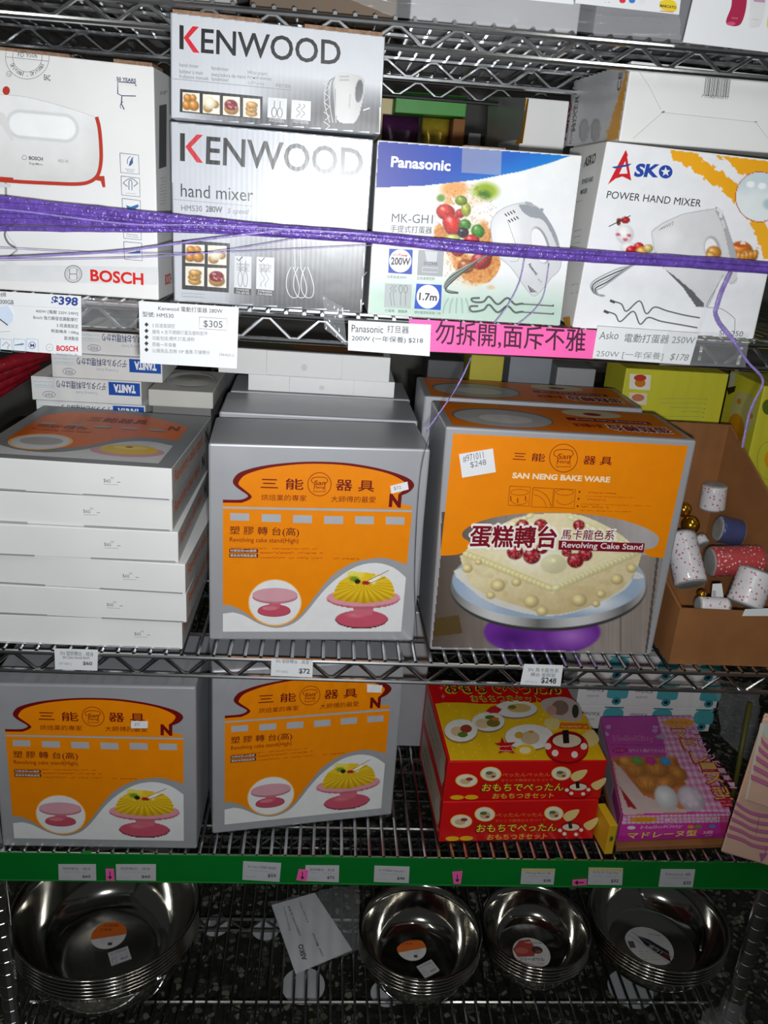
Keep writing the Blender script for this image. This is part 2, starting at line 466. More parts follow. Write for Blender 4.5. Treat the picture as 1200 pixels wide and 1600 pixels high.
mb = MB(); mb.box(-3, -2.5, ZF-0.05, 3, 2.0, ZF); structure(mb.obj('floor', terrazzo()))
mb = MB(); mb.box(-3, 2.0, ZF, 3, 2.1, 2.0); structure(mb.obj('wall_back', mat('wall_paint', (120, 118, 112), 0.7, nscale=3, namt=0.08)))

XL, XR, DEP = -0.584, 0.594, 0.46
RAIL = {'bottom': -0.7065, 'lower': -0.336, 'middle': -0.001, 'mixer': 0.456, 'top': 0.765}
Z4, Z3, Z2, Z1, Z0 = (RAIL[k]+0.0065 for k in ('bottom', 'lower', 'middle', 'mixer', 'top'))
def make_rack(y0, label, skip=()):
    root = tag(empty('wire_rack', (0.005, y0+DEP/2, ZF)), label, 'shelf rack', None)
    for x in (XL, XR):
        for y in (0, DEP):
            pr = [(0.0001, 0.0), (0.0127, 0.0)]; z = 0.02
            while z < 2.0:
                pr += [(0.0127, z-0.0009), (0.0122, z-0.0004), (0.0122, z+0.0004), (0.0127, z+0.0009)]; z += 0.0254
            pr += [(0.0127, 2.02), (0.0001, 2.02)]
            mb = MB(); mb.lathe(pr, 14, (x, y0+y, ZF)); mb.obj('post', CHROME, root)
    for zr in [v for k, v in RAIL.items() if k not in skip]:
        mb = MB(); y1 = y0+DEP; TH = 0.0225 if zr > 0.6 else 0.028
        for y in (y0, y1):
            for dz in (0, -TH): mb.tube([(XL, y, zr+dz), (XR, y, zr+dz)], 0.0034, 8)
        for x in (XL, XR):
            for dz in (0, -TH): mb.tube([(x, y0, zr+dz), (x, y1, zr+dz)], 0.0034, 8)
            for y in (y0, y1): mb.lathe([(0.0135, -0.036), (0.0175, -0.034), (0.0165, 0.006), (0.0135, 0.008)], 16, (x, y, zr))
        sh = mb.obj('shelf_frame', CHROME, root)
        mb = MB(); n = 55
        for i in range(n):
            x = XL+0.022+i*(XR-XL-0.044)/(n-1)
            mb.tube([(x, y0-0.002, zr+0.004), (x, y1+0.002, zr+0.004)], 0.0024, 6)
        w = mb.obj('deck_wires', CHROME, sh); w['kind'] = 'stuff'
        for yy in (y0, y0+0.24, y1):
            mb = MB(); pts = []; x = XL+0.02; k = 0
            while x < XR-0.015:
                z = zr-0.003 if k % 2 else zr-TH+0.0025
                pts += [(x-0.004, yy, z), (x+0.004, yy, z)]; x += 0.0325; k += 1
            mb.tube(pts, 0.0023, 6)
            if 0 < yy-y0 < DEP-0.01:
                for dz in (0, -TH): mb.tube([(XL, yy, zr+dz), (XR, yy, zr+dz)], 0.003, 6)
            mb.obj('zigzag_truss', CHROME, sh)
        for yy in (y0+0.064, y0+0.40):
            mb = MB(); mb.tube([(XL, yy, zr-0.001), (XR, yy, zr-0.001)], 0.0028, 6); mb.obj('support_rod', CHROME, sh)
    return root
make_rack(0.0, 'chrome wire shelf rack holding all the cartons and bowls')
make_rack(0.62, 'chrome wire rack standing behind the loaded rack', ('top',))

# ================================================================== mixer shelf
def icon_frame(a, q, col=(70, 80, 110), w=2.5): a.frame(q, w, col)

# ---- white carton with red trimmed mixer
bx = pbox('mixer_carton', 'white mixer carton with red-trimmed mixer picture and big red lettering', 'carton', None,
          (-62, 71), (240, 104), (248, 468), (-48, 446), Z1, 0.03, 0.02, 0.13, WHITE)
a = bx.art('front', A3)
a.poly([(0, 890), (940, 905), (945, 1010), (0, 985)], (222, 223, 223))
def bosch_pic(R):
    body = [(q[0], q[1]) for q in spline([(-60, -125), (60, -120), (200, -100), (400, -45), (565, 10), (595, 130), (598, 280), (575, 365), (500, 400), (300, 398), (-60, 375)], 5, True)]
    R.m = R.inpoly(body)
    sh = np.clip((R.Y+120)/520, 0, 1)
    R.blend(0.75*sh**2, (205, 205, 202)); R.blend(np.clip((R.X-480)/150, 0, 1)*.5, (200, 200, 198))
    d = np.maximum(np.abs(R.X-253-(R.Y-75)*.0)-130, 0)**2+(R.Y-65-(R.X-253)*.09)**2
    a0 = np.clip((72-np.sqrt(d))/8, 0, 1); R.blend(np.clip((92-np.sqrt(d))/10, 0, 1)*.5, (196, 198, 198)); R.blend(a0, (246, 247, 247))
a.ras(-60, -130, 610, 405, 6, bosch_pic, base=(238, 239, 238))
a.line(spline([(-60, -125), (60, -120), (200, -100), (400, -45), (565, 10)], 5), 4, (206, 206, 206))
a.line(spline([(575, 10), (592, 80), (602, 200), (600, 290), (580, 360), (530, 398), (450, 410), (300, 405), (120, 396), (-60, 382)], 5), 22, (184, 58, 40))
a.poly([(575, 362), (622, 362), (628, 428), (612, 430), (600, 392), (560, 385)], (184, 58, 40))
a.ell(38, -146, 22, 26, (188, 62, 44)); a.poly([(0, 366), (80, 372), (80, 398), (0, 395)], (184, 58, 40))
a.poly([(0, -20), (30, -8), (85, 150), (70, 155), (10, 60), (0, 60)], (224, 224, 222))
a.line([(35, 400), (38, 540)], 14, (150, 150, 150)); a.poly([(0, 405), (68, 408), (62, 430), (0, 428)], (214, 214, 212))
a.line(spline([(80, 640), (30, 700), (50, 760), (100, 800), (45, 850)], 6), 12, (120, 122, 122))
a.line(spline([(70, 650), (40, 700), (90, 770), (95, 810), (60, 848)], 6), 6, (205, 206, 206))
a.poly([(30, 870), (110, 880), (100, 945), (50, 940)], (226, 226, 225))
a.ring(437, 945, 50, 50, 7, (150, 152, 154)); a.ring(437, 945, 38, 38, 4, (168, 170, 172))
for x in (415, 459): a.line([(x, 915), (x, 975)], 6, (150, 152, 154))
a.line([(415, 945), (459, 945)], 6, (150, 152, 154))
a.text('BOSCH', 540, 988, 856, 1012, 72, (216, 34, 28), 0.03)
a.text('BOSCH', 174, 265, 257, 272, 22, (80, 84, 92), 0.03); a.ring(147, 252, 13, 13, 3, (130, 132, 136))
a.text('ErgoMixx', 177, 296, 257, 303, 16, (110, 112, 118), 0.01); a.text('400-W', 347, 280, 411, 286, 20, (150, 152, 156))
qs = [[(715, 225), (826, 238), (830, 352), (720, 341)], [(722, 362), (832, 375), (835, 486), (726, 475)], [(728, 495), (836, 508), (838, 614), (733, 603)],
      [(735, 625), (840, 636), (843, 742), (738, 732)], [(738, 752), (845, 762), (848, 866), (743, 857)]]
for q in qs: a.frame(q, 3.5, (70, 84, 120))
a.line(spline([(760, 290), (762, 262), (778, 245)], 4), 4, (70, 84, 130)); a.poly([(768, 302), (775, 275), (792, 258), (793, 285), (780, 300)], (60, 90, 150)); a.line(spline([(775, 300), (785, 262), (796, 250)], 4), 5, (60, 90, 150))
a.text('Ergonomic', 748, 325, 806, 330, 9, (90, 98, 130)); a.text('Design', 757, 337, 796, 340, 9, (90, 98, 130))
a.line(spline([(735, 405), (757, 385), (790, 378), (822, 405)], 5), 4, (70, 84, 120)); a.line([(735, 405), (762, 425)], 4, (70, 84, 120)); a.line([(822, 405), (798, 425)], 4, (70, 84, 120))
a.line(spline([(770, 445), (770, 395), (778, 388), (787, 396), (787, 447)], 5), 4, (70, 84, 120)); a.tiny(750, 466, 812, 470, 7, (110, 118, 140))
a.poly([(752, 535), (780, 545), (825, 530), (828, 545), (800, 562), (760, 560)], (50, 110, 160))
a.text('M', 765, 672, 815, 676, 30, (70, 84, 130), 0.02); a.text('Moments', 757, 712, 822, 718, 9, (90, 98, 130)); a.text('Turbo speed', 752, 725, 826, 732, 9, (90, 98, 130))
a.text('0 - + 1 2 3', 750, 805, 838, 810, 14, (80, 90, 120)); a.poly([(755, 822), (838, 803), (838, 820)], (60, 110, 170)); a.tiny(765, 848, 820, 852, 7, (110, 118, 140))
c2 = (0, 0, 4.286); a.C = c2
for r, w in ((146, 3), (98, 3)): a.ring(187, 385, r, r, w, (110, 112, 116), -0.25 if r > 100 else -0.3, math.pi+0.25 if r > 100 else math.pi+.3)
a.line([(42, 382), (332, 412)], 3, (110, 112, 116)); a.text('FD 9506', 124, 382, 254, 388, 30, (110, 112, 116))
s_ = 'Original - Original'
for i, ch in enumerate(s_):
    if ch == ' ': continue
    th = math.pi*0.86-i*math.pi*0.72/(len(s_)-1); w = 9 if ch in 'il' else (5 if ch == '-' else 13)
    cx, cy = 187+126*math.cos(th), 387+126*math.sin(th); tx, ty = math.sin(th), -math.cos(th); ww = w*.5 if ch in 'il' else w
    a.text(ch, cx-tx*ww/2, cy-ty*ww/2, cx+tx*ww/2, cy+ty*ww/2, 6 if ch == '-' else (28 if ch in 'Ol' else 22), (96, 98, 104), 0.02, up=(-math.cos(th), -math.sin(th)))
a.text('EAC', 300, 538, 343, 544, 38, (90, 92, 96), 0.02); a.ring(66, 497, 17, 17, 3, (130, 132, 136)); a.text('CE', 57, 505, 77, 507, 14, (130, 132, 136))
a.C = A1; a.text('50 YEARS', 366, 253, 427, 259, 12, (70, 82, 104), 0.03)
a.line([(427, 270), (424, 261), (370, 256), (370, 294), (383, 300), (381, 325), (390, 343)], 3.5, (70, 82, 104)); a.line([(383, 300), (427, 301)], 3, (70, 82, 104)); a.line(spline([(386, 318), (378, 330), (380, 340)], 4), 2, (70, 82, 104))
a.done()
a = bx.art('right', A1)
a.poly([(497, 330), (520, 325), (519, 520), (496, 528)], (96, 96, 96))
for i in range(9): a.tiny(498, 560+i*10, 520, 556+i*10, 5, (140, 140, 140), i)
a.text('BOSCH', 515, 892, 534, 886, 34, (200, 40, 34), 0.03); a.text('Ergo', 500, 300, 521, 292, 14, (120, 120, 120))
a.done()
def ridge(bx, u0, u1, h, th, material, name='flap_edge'):
    F0, F1 = bx.F[0], bx.F[1]; e = F1-F0; d = bx.K[0]-bx.F[0]; d = d/np.linalg.norm(d)
    p, q = F0+e*u0, F0+e*u1; up = np.array([0, 0, 1.0])
    mb = MB(); lo = -0.0012
    mb.hexa([p+up*lo+d*.001, q+up*lo+d*.001, q+up*lo+d*(th+.001), p+up*lo+d*(th+.001), p+up*h+d*.001, q+up*h+d*.001, q+up*h+d*(th+.001), p+up*h+d*(th+.001)])
    mb.obj(name, material, bx.o)
ridge(bx, 0.0, 0.56, 0.0030, 0.05, KRAFTEDGE); ridge(bx, 0.79, 0.99, 0.0034, 0.05, KRAFTEDGE)

def inset(F, crop, k=0.992):
    m = np.mean(F.art, axis=0)
    return [((m[0]+(p[0]-m[0])*k-crop[0])*crop[2], (m[1]+(p[1]-m[1])*k-crop[1])*crop[2]) for p in F.art]
# ---- food photos used on the silver mixer cartons
def food(kind):
    def fn(R):
        u = R.X; v = R.Y
        n = R.noise(.16, .16, 4); R.blend(n*.35, (214, 196, 160))
        if kind == 0:
            for (x, y, r) in ((.3, .3, .27), (.62, .26, .22), (.25, .68, .3), (.66, .66, .34)): R.ball(x, y, r, r*.9, (206, 138, 52))
        elif kind == 1:
            for (x, y, r) in ((.72, .5, .26), (.3, .72, .3)): R.ball(x, y, r, r*.85, (206, 158, 88))
            R.ball(.42, .45, .36, .34, (240, 226, 196), dark=.8)
        elif kind == 2:
            R.ball(.5, .66, .46, .32, (196, 140, 66)); R.ball(.48, .44, .42, .3, (150, 34, 44))
            for i in range(26):
                x, y = .2+.6*R.rs.rand(), .25+.38*R.rs.rand(); R.ball(x, y, .06, .055, [(176, 30, 48), (226, 150, 150), (90, 16, 34)][i % 3])
        else:
            for (x, y) in ((.5, .78), (.48, .56), (.52, .34)): R.ball(x, y, .38, .2, (210, 160, 84))
            for i in range(10): R.ell(.2+.6*R.rs.rand(), .25+.6*R.rs.rand(), .04, .03, (140, 84, 34))
    return fn
def photo(a, q, kind): a.ras(0, 0, 1, 1, 0.045, food(kind), base=(236, 232, 222), quad=q)
def beater_icon(a, q, hook):
    TL, TR, BR, BL = [np.array(p, float) for p in q]
    P = lambda u, v: tuple((TL*(1-u)+TR*u)*(1-v)+(BL*(1-u)+BR*u)*v)
    a.poly(q, (206, 208, 210)); a.poly([P(0, .84), P(1, .84), P(1, 1), P(0, 1)], (56, 58, 60))
    if hook:
        for x in (.36, .6): a.line([P(x+.1*math.sin(t*1.2), .15+.62*t/10) for t in range(11)], 2.4, (110, 112, 116))
    else:
        for x in (.35, .65):
            a.line([P(x, .12), P(x, .4)], 2.4, (90, 92, 96))
            a.ring(P(x, .6)[0], P(x, .6)[1], abs(TR[0]-TL[0])*.13, abs(BL[1]-TL[1])*.2, 2.4, (90, 92, 96))
    a.text('STAINLESS', *P(.12, .91), *P(.88, .91), abs(BL[1]-TL[1])*.05, (220, 220, 220)); a.text('STEEL KNEADERS' if hook else 'STEEL BEATERS', *P(.1, .985), *P(.9, .985), abs(BL[1]-TL[1])*.05, (220, 220, 220))

# ---- tall silver carton
big = pbox('mixer_carton', 'tall silver mixer carton with flash glare and four food photos in a square', 'carton', None,
           (265.5, 189), (584, 217.5), (565.5, 489), (271.5, 468), Z1, 0.018, 0.018, 0.11, mat('silver_foil_board', (178, 181, 186), 0.3, metal=0.4, nscale=20, namt=0.04))
a = big.art('front', A4, material=FOIL)
def kbig(R):
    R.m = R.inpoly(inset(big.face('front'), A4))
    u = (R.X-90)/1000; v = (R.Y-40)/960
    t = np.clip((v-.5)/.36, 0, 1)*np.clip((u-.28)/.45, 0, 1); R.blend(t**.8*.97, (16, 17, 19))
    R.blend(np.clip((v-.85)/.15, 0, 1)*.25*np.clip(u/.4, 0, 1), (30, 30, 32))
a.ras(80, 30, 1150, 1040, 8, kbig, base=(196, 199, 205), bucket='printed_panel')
INK = (22, 22, 26)
a.poly([(138, 93), (163, 95), (163, 240), (138, 238)], INK)
a.poly([(225, 100), (258, 103), (196, 166), (258, 249), (225, 246), (165, 164)], (206, 22, 44))
a.text('ENWOOD', 272, 256, 1088, 322, 148, INK, 0.012)
a.text('hand mixer', 142, 424, 519, 450, 68, (58, 60, 64))
a.line([(105, 438), (515, 474)], 2, (130, 132, 136))
a.text('HM530', 145, 497, 253, 502, 30, (100, 102, 108)); a.text('280W', 273, 503, 358, 509, 32, (80, 82, 88), 0.02); a.text('5 speed', 382, 520, 490, 524, 36, (120, 122, 128), slant=0.2)
a.poly([(148, 648), (398, 668), (392, 924), (148, 906)], (58, 58, 60))
for q, k in (([(166, 672), (266, 676), (266, 774), (166, 768)], 0), ([(283, 677), (381, 681), (380, 782), (283, 776)], 1),
             ([(166, 786), (264, 789), (263, 891), (166, 885)], 3), ([(281, 794), (380, 797), (379, 900), (281, 893)], 2)): photo(a, q, k)
for q, h in (([(422, 732), (511, 737), (508, 936), (419, 928)], 0), ([(537, 737), (629, 742), (626, 944), (533, 936)], 1)):
    beater_icon(a, q, h); x, y = q[0]
    a.line([(x+12, y+14), (x+22, y+26), (x+42, y+4)], 5, (40, 40, 44)); a.text('KENWOOD', x+12, y+48, x+78, y+52, 10, (70, 72, 76)); a.frame([(x+14, y+54), (x+78, y+58), (x+76, y+80), (x+12, y+76)], 2, (110, 112, 116)); a.text('INOX', x+20, y+74, x+70, y+77, 16, (70, 72, 76))
for i in range(3):
    x = 715+i*38
    a.line(spline([(x, 790), (x-20, 840), (x-22, 900), (x, 945), (x+34, 945), (x+44, 900), (x+30, 840), (x+12, 790)], 5), 4, (196, 198, 200))
for x in (735, 765): a.line([(x, 640), (x+2, 800)], 4, (200, 202, 204))
a.frame([(150, 926), (266, 932), (268, 950), (150, 944)], 2.5, (150, 152, 156)); a.tiny(158, 942, 258, 947, 7, (150, 152, 156))
a.line([(993, 735), (965, 830), (940, 950)], 4, (18, 18, 20)); a.line([(1110, 815), (1060, 880), (1020, 955)], 4, (20, 20, 22))
a.done({'printed_panel': 'foil_panel'})

# ---- low silver carton on top of it
zt_big = max(big.F[0][2], big.F[1][2])
sm = pbox('mixer_carton', 'low silver mixer carton with a row of four food photos, lying on a taller carton', 'carton', None,
          (266, 19), (602, 57), (594, 214), (267, 183), zt_big+0.001, -0.0088, -0.0088, 0.12, MATS['silver_foil_board'], zt=0.7345)
# its front panel and the tuck flap stand proud above the lid, just ahead of the shelf lip
ff = [onY(x, y, -0.0125) for x, y in ((266, 19), (602, 57), (594, 214), (267, 183))]; ff[2][2] = ff[3][2] = zt_big+.0012
fp = Box('front_panel', None, None, None, ff, (0, .003, 0), MATS['silver_foil_board'], .0008); fp.o.parent = sm.o; fp.o.location = Vector(fp.o.location)-sm.o.location
a = Art(Face(ff), sm.o, A1, material=FOIL)
def ksm(R):
    R.m = R.inpoly(inset(Face(ff), A1))
    u = (R.X-536)/660; v = (R.Y-38-(R.X-536)*.11)/310
    t = np.clip((v-.5)/.5, 0, 1)*np.clip((u-.35)/.4, 0, 1); R.blend(np.clip(t*1.3, 0, 1)*.97, (14, 14, 16)); R.blend(np.clip((v-.8)/.2, 0, 1)*.8*np.clip((u-.05)/.35, 0, 1), (36, 36, 40))
a.ras(530, 34, 1210, 440, 4, ksm, base=(198, 201, 206), bucket='printed_panel')
a.poly([(561, 78), (574, 80), (574, 155), (561, 153)], INK)
a.poly([(602, 82), (622, 84), (590, 119), (624, 166), (604, 164), (574, 118)], (206, 22, 44))
a.text('ENWOOD', 628, 166, 1064, 205, 78, INK, 0.012)
for t, x0, y0, x1, y1 in (('hand mixer', 561, 208, 622, 213), ('batteur à main', 561, 228, 634, 234), ('frullatore manuale', 561, 244, 652, 251), ('handmixer', 661, 218, 715, 223),
                          ('mezcladora de mano', 661, 238, 768, 246), ('handmixer', 661, 252, 715, 256), ('Μίξερ χειρός', 774, 232, 836, 238), ('Ручной миксер', 774, 247, 848, 254), ('خلاط يدوي', 775, 264, 826, 268), ('手提打蛋机', 860, 272, 910, 277)):
    a.text(t, x0, y0, x1, y1, 12, (120, 122, 128))
a.line([(540, 246), (910, 282)], 1.6, (130, 132, 136))
a.poly([(563, 278), (821, 302), (819, 374), (562, 350)], (44, 44, 46))
for i, k in enumerate((0, 1, 2, 3)):
    x = 571+i*63; y = 288+i*6; photo(a, [(x, y), (x+53, y+4), (x+53, y+64), (x, y+59)], k)
beater_icon(a, [(838, 304), (897, 309), (894, 386), (835, 379)], 0); beater_icon(a, [(912, 312), (972, 317), (970, 390), (909, 383)], 1)
def kmix(R):
    R.m = R.inpoly(spline([(1045, 232), (1080, 226), (1130, 238), (1142, 262), (1136, 310), (1120, 370), (1098, 388), (1052, 376), (1048, 300)], 4, True))
    R.blend(np.clip((R.X-1085)/60, 0, 1)*.4, (150, 150, 150)); R.blend(np.clip((R.Y-300)/90, 0, 1)*.4, (160, 160, 158))
    R.ell(1122, 285, 13, 38, (70, 72, 76), rot=.1); R.line([(1062, 240), (1090, 240)], 4, (150, 150, 150)); R.line([(1062, 250), (1090, 250)], 4, (150, 150, 150))
a.ras(1040, 224, 1145, 392, 3, kmix, base=(196, 196, 194))
for k in range(5): a.line(spline([(1048, 240), (1020+k*6, 262), (1014+k*8, 320), (1030+k*5, 384)], 5), 2.2, (70, 70, 72) if k % 2 else (190, 190, 190))
for y in range(260, 385, 30): a.line([(1012, y), (1030, y+14), (1016, y+26)], 2.5, (200, 200, 200))
a.line([(1135, 345), (1155, 338)], 4, (210, 210, 210)); a.text('KENWOOD', 1094, 335, 1097, 295, 5, (120, 120, 120), up=(-1, 0))
a.done({'printed_panel': 'foil_panel'})
sm.F[0], sm.F[1], sm.K[0] = ff[0], ff[1], ff[0]+np.array([0, .1, 0])
ridge(sm, 0.01, 0.42, 0.0034, 0.004, KRAFTEDGE); ridge(sm, 0.62, 0.985, 0.0034, 0.004, KRAFTEDGE)

# ---- blue-topped carton with fruit tart
pn = pbox('mixer_carton', 'blue-topped mixer carton with fruit tart and white mixer picture', 'carton', None,
          (590, 218.6), (910, 243), (875, 510.5), (574.4, 491.6), Z1, 0.012, 0.016, 0.12, WHITE)
a = pn.art('front', A5)
def pana(R):
    R.vec = False
    R.m = R.inpoly([(103, 68), (1163, 148), (1048, 1030), (53, 966)])
    X, Y = R.X, R.Y
    g = np.clip((Y-740-(X-500)*.08)/160, 0, 1); R.blend(g, (190, 214, 200))
    # fruit tart photo
    R.ell(570, 620, 170, 250, (246, 226, 196), soft=.6, k=.8)
    R.ell(500, 320, 95, 60, (228, 150, 70), soft=.5, k=.85); R.ell(660, 330, 90, 60, (150, 176, 40), soft=.5); R.ell(655, 350, 45, 35, (70, 120, 30), soft=.6); R.ell(570, 380, 130, 36, (240, 216, 190), soft=.5, k=.8)
    R.ell(430, 365, 30, 26, (110, 150, 60), soft=.5); R.poly([(440, 400), (468, 350), (505, 400)], (226, 178, 120))
    crust = R.inpoly(spline([(395, 520), (430, 500), (470, 560), (560, 590), (690, 520), (690, 600), (740, 690), (720, 760), (660, 810), (560, 790), (480, 700), (440, 600), (400, 590)], 4, True)); R.blend(crust*1.0, (206, 128, 60)); R.blend(crust*R.noise(18, 18, 5), (236, 182, 110)); R.blend(crust*(R.noise(11, 11, 8) > .66)*.5, (160, 84, 34))
    R.ell(640, 690, 95, 150, (202, 120, 50), rot=.5, soft=.3, k=.6); R.ell(600, 640, 60, 40, (246, 236, 214), soft=.5); R.ell(470, 690, 30, 50, (240, 226, 200), soft=.5, k=.7); R.ell(445, 560, 60, 45, (206, 132, 66), rot=.7, soft=.4); R.ell(650, 540, 35, 70, (216, 150, 90), soft=.4)
    n = R.noise(14, 14, 9); R.blend((R.d(620, 690, 110, 150, .5) < 1)*n*.4, (240, 190, 120))
    R.ball(455, 438, 54, 44, (210, 42, 32), rot=.3); R.ball(490, 505, 50, 72, (216, 34, 28), rot=-.5); R.ell(478, 490, 10, 30, (240, 130, 110), rot=-.5, soft=.8, k=.6); R.ball(530, 445, 26, 26, (204, 40, 48)); R.ball(560, 425, 28, 40, (178, 190, 70)); R.ball(535, 378, 34, 28, (130, 160, 40))
    R.ball(555, 505, 34, 32, (64, 140, 40)); R.ball(545, 545, 32, 30, (36, 30, 40)); R.ball(622, 538, 36, 40, (70, 150, 50), rot=-.7); R.ball(490, 575, 44, 24, (196, 206, 110))
    R.ball(590, 585, 44, 32, (200, 30, 34)); R.ball(520, 640, 36, 32, (188, 36, 30)); R.ball(640, 690, 60, 50, (196, 40, 36), rot=-.4); R.ball(560, 720, 46, 40, (176, 90, 40))
    fr_ = (R.d(560, 560, 190, 270) < 1); R.blend(fr_*(R.noise(6, 6, 12) > .7)*.18, (255, 240, 225)); R.blend(fr_*(R.noise(8, 8, 14) > .72)*.2, (90, 40, 20))
    R.ell(690, 830, 30, 16, (222, 190, 150), soft=.8)
    # mixer
    body = spline([(690, 540), (700, 470), (760, 415), (860, 390), (930, 410), (990, 480), (1035, 570), (1056, 680), (1045, 740), (1005, 780), (975, 820), (930, 868), (900, 868), (850, 805), (790, 722), (715, 650)], 5, True)
    b = R.inpoly(body); R.blend(b*1.0, (226, 227, 228)); R.blend(b*np.clip((X-R.Y*.25-700)/300, 0, 1)*.35, (176, 178, 182)); R.blend(b*np.clip((Y-560)/330, 0, 1)*.3, (180, 182, 184)); R.blend(b*np.clip(1-R.d(770, 560, 90, 130), 0, 1), (250, 250, 250))
    R.poly(spline([(838, 398), (930, 412), (990, 480), (1035, 570), (1056, 680), (1048, 660), (1010, 560), (960, 480), (900, 465), (860, 440)], 4, True), (152, 158, 164))
    R.ell(948, 610, 46, 104, (150, 152, 156), rot=-.28, soft=.1); R.ell(943, 612, 40, 98, (240, 240, 240), rot=-.28, soft=.1)
    R.vec = True; R.line([tuple(p) for p in body]+[tuple(body[0])], 3.5, (176, 178, 182))
    R.line([(868, 388), (900, 395), (905, 412)], 14, (170, 174, 178)); R.line([(945, 425), (962, 432)], 22, (158, 162, 168))
    R.line(spline([(775, 480), (830, 640), (830, 690), (790, 695)], 5), 3, (170, 172, 176))
    for i in range(4): R.line([(762+i*14, 446-i*6), (774+i*14, 460-i*6)], 6, (70, 72, 76)); R.line([(780+i*14, 478-i*6), (792+i*14, 492-i*6)], 6, (70, 72, 76))
    for i in range(5): R.line([(884+i*11, 820+i*8), (898+i*7, 856+i*4-i*4)], 5, (60, 62, 66))
    # whisk
    for k in range(6):
        o = (k-2.5)
        R.line([tuple(p) for p in spline([(700, 640), (640-o*4, 680+o*3), (560-o*14, 735+o*13), (470-o*6, 800+o*14), (462+o*6, 845+o*5), (520, 862-abs(o)*2)], 5)], 8, (70, 78, 70) if k % 2 else (160, 166, 160))
    R.line([(705, 632), (620, 700)], 12, (120, 122, 120)); R.line([(712, 652), (640, 722)], 6, (60, 64, 60))
    # faint reflection and hooks
    for k in range(5): R.line([tuple(p) for p in spline([(470+k*22, 885), (450+k*30, 920), (440+k*34, 965)], 4)], 8, (164, 186, 176))
    for dy in (0, 42):
        R.line([tuple(p) for p in spline([(632-dy*.2, 885+dy*1.0), (590-dy*.2, 888+dy), (600-dy*.2, 905+dy*1.2), (650, 905+dy), (680, 878+dy), (725, 918+dy), (775, 885+dy), (815, 918+dy), (860, 915+dy), (1018, 925+dy)], 5)], 11, (96, 104, 102))
        R.line([(860, 912+dy), (1010, 921+dy)], 4, (200, 206, 204))
    # blue head
    cx = np.interp(X, [80, 350, 620, 850, 1000, 1100, 1180], [312, 300, 270, 225, 182, 146, 118])
    bm_ = Y < cx; t = np.clip((X-100)/900, 0, 1)
    blue = np.stack([(30-12*t)/255, (44+66*t)/255, (150+55*t)/255], -1); lo = np.clip(1-(cx-Y)/90, 0, 1)*np.clip((X-350)/400, 0, 1)
    blue = blue+(np.array([20, 140, 215])/255-blue)*lo[..., None]*.6
    R.rgb[bm_] = blue[bm_]
a.ras(50, 60, 1170, 1036, 4, pana, base=(240, 241, 241))
a.text('Panasonic', 168, 204, 478, 226, 58, (240, 242, 246), 0.03)
a.text('MK-GH1', 172, 490, 386, 499, 46, (84, 86, 92), 0.0); a.text('手提式打蛋器', 165, 542, 382, 552, 38, (70, 72, 80), 0.01)
a.poly([(160, 628), (283, 634), (278, 762), (155, 754)], (30, 72, 176)); a.ell(218, 692, 58, 60, (246, 246, 246)); a.text('200W', 168, 712, 269, 716, 40, (52, 54, 62), 0.03); a.text('最高', 180, 668, 206, 670, 16, (170, 40, 44)); a.text('Power', 210, 668, 258, 672, 16, (200, 30, 36), 0.03)
a.poly([(312, 634), (446, 640), (438, 774), (305, 766)], (168, 172, 174)); a.poly([(345, 640), (412, 644), (406, 696), (356, 694)], (206, 208, 210)); a.text('012345', 340, 712, 410, 716, 16, (70, 72, 76)); a.frame([(335, 725), (415, 730), (410, 752), (330, 748)], 3, (220, 222, 224))
a.text('功率高達200W', 148, 782, 252, 786, 16, (80, 96, 92)); a.text('五段速度控制', 303, 789, 396, 793, 16, (80, 96, 92))
a.poly([(138, 808), (278, 815), (272, 940), (133, 933)], (176, 184, 182))
for x in (172, 188): a.line([(x+8*math.sin(t*1.6), 818+t*6) for t in range(8)]+[(x, 925)], 3, (120, 128, 126))
for x in (220, 246): a.ring(x, 838, 9, 20, 3, (110, 118, 116)); a.line([(x, 858), (x-2, 925)], 3, (120, 128, 126))
a.text('打蛋棒．攪麵棒', 137, 958, 254, 964, 16, (80, 96, 92))
a.poly([(302, 810), (434, 817), (428, 948), (290, 940)], (24, 78, 190)); a.ell(361, 878, 59, 62, (246, 247, 247)); a.text('1.7m', 314, 896, 407, 902, 40, (50, 52, 60), 0.03); a.text('便利電源線長達1.7米', 290, 966, 428, 972, 15, (80, 96, 92))
a.text('Panasonic', 882, 712, 924, 768, 15, (60, 64, 80), 0.03, up=(.8, -.6)); a.text('MK-GH1', 930, 788, 950, 806, 9, (130, 132, 140), up=(.75, -.65))
a.done()
F = pn.face('front'); q = F.at(cc(A5, [(540, 92), (745, 108), (740, 246), (535, 232)]), 0.0022)
tp = Box('clear_tape', None, None, None, list(q), F.n*-0.0002, FILM, bev=0); tp.o.parent = pn.o; tp.o.location = Vector(tp.o.location)-pn.o.location
ridge(pn, 0.42, 0.62, 0.0016, 0.05, KRAFTEDGE)

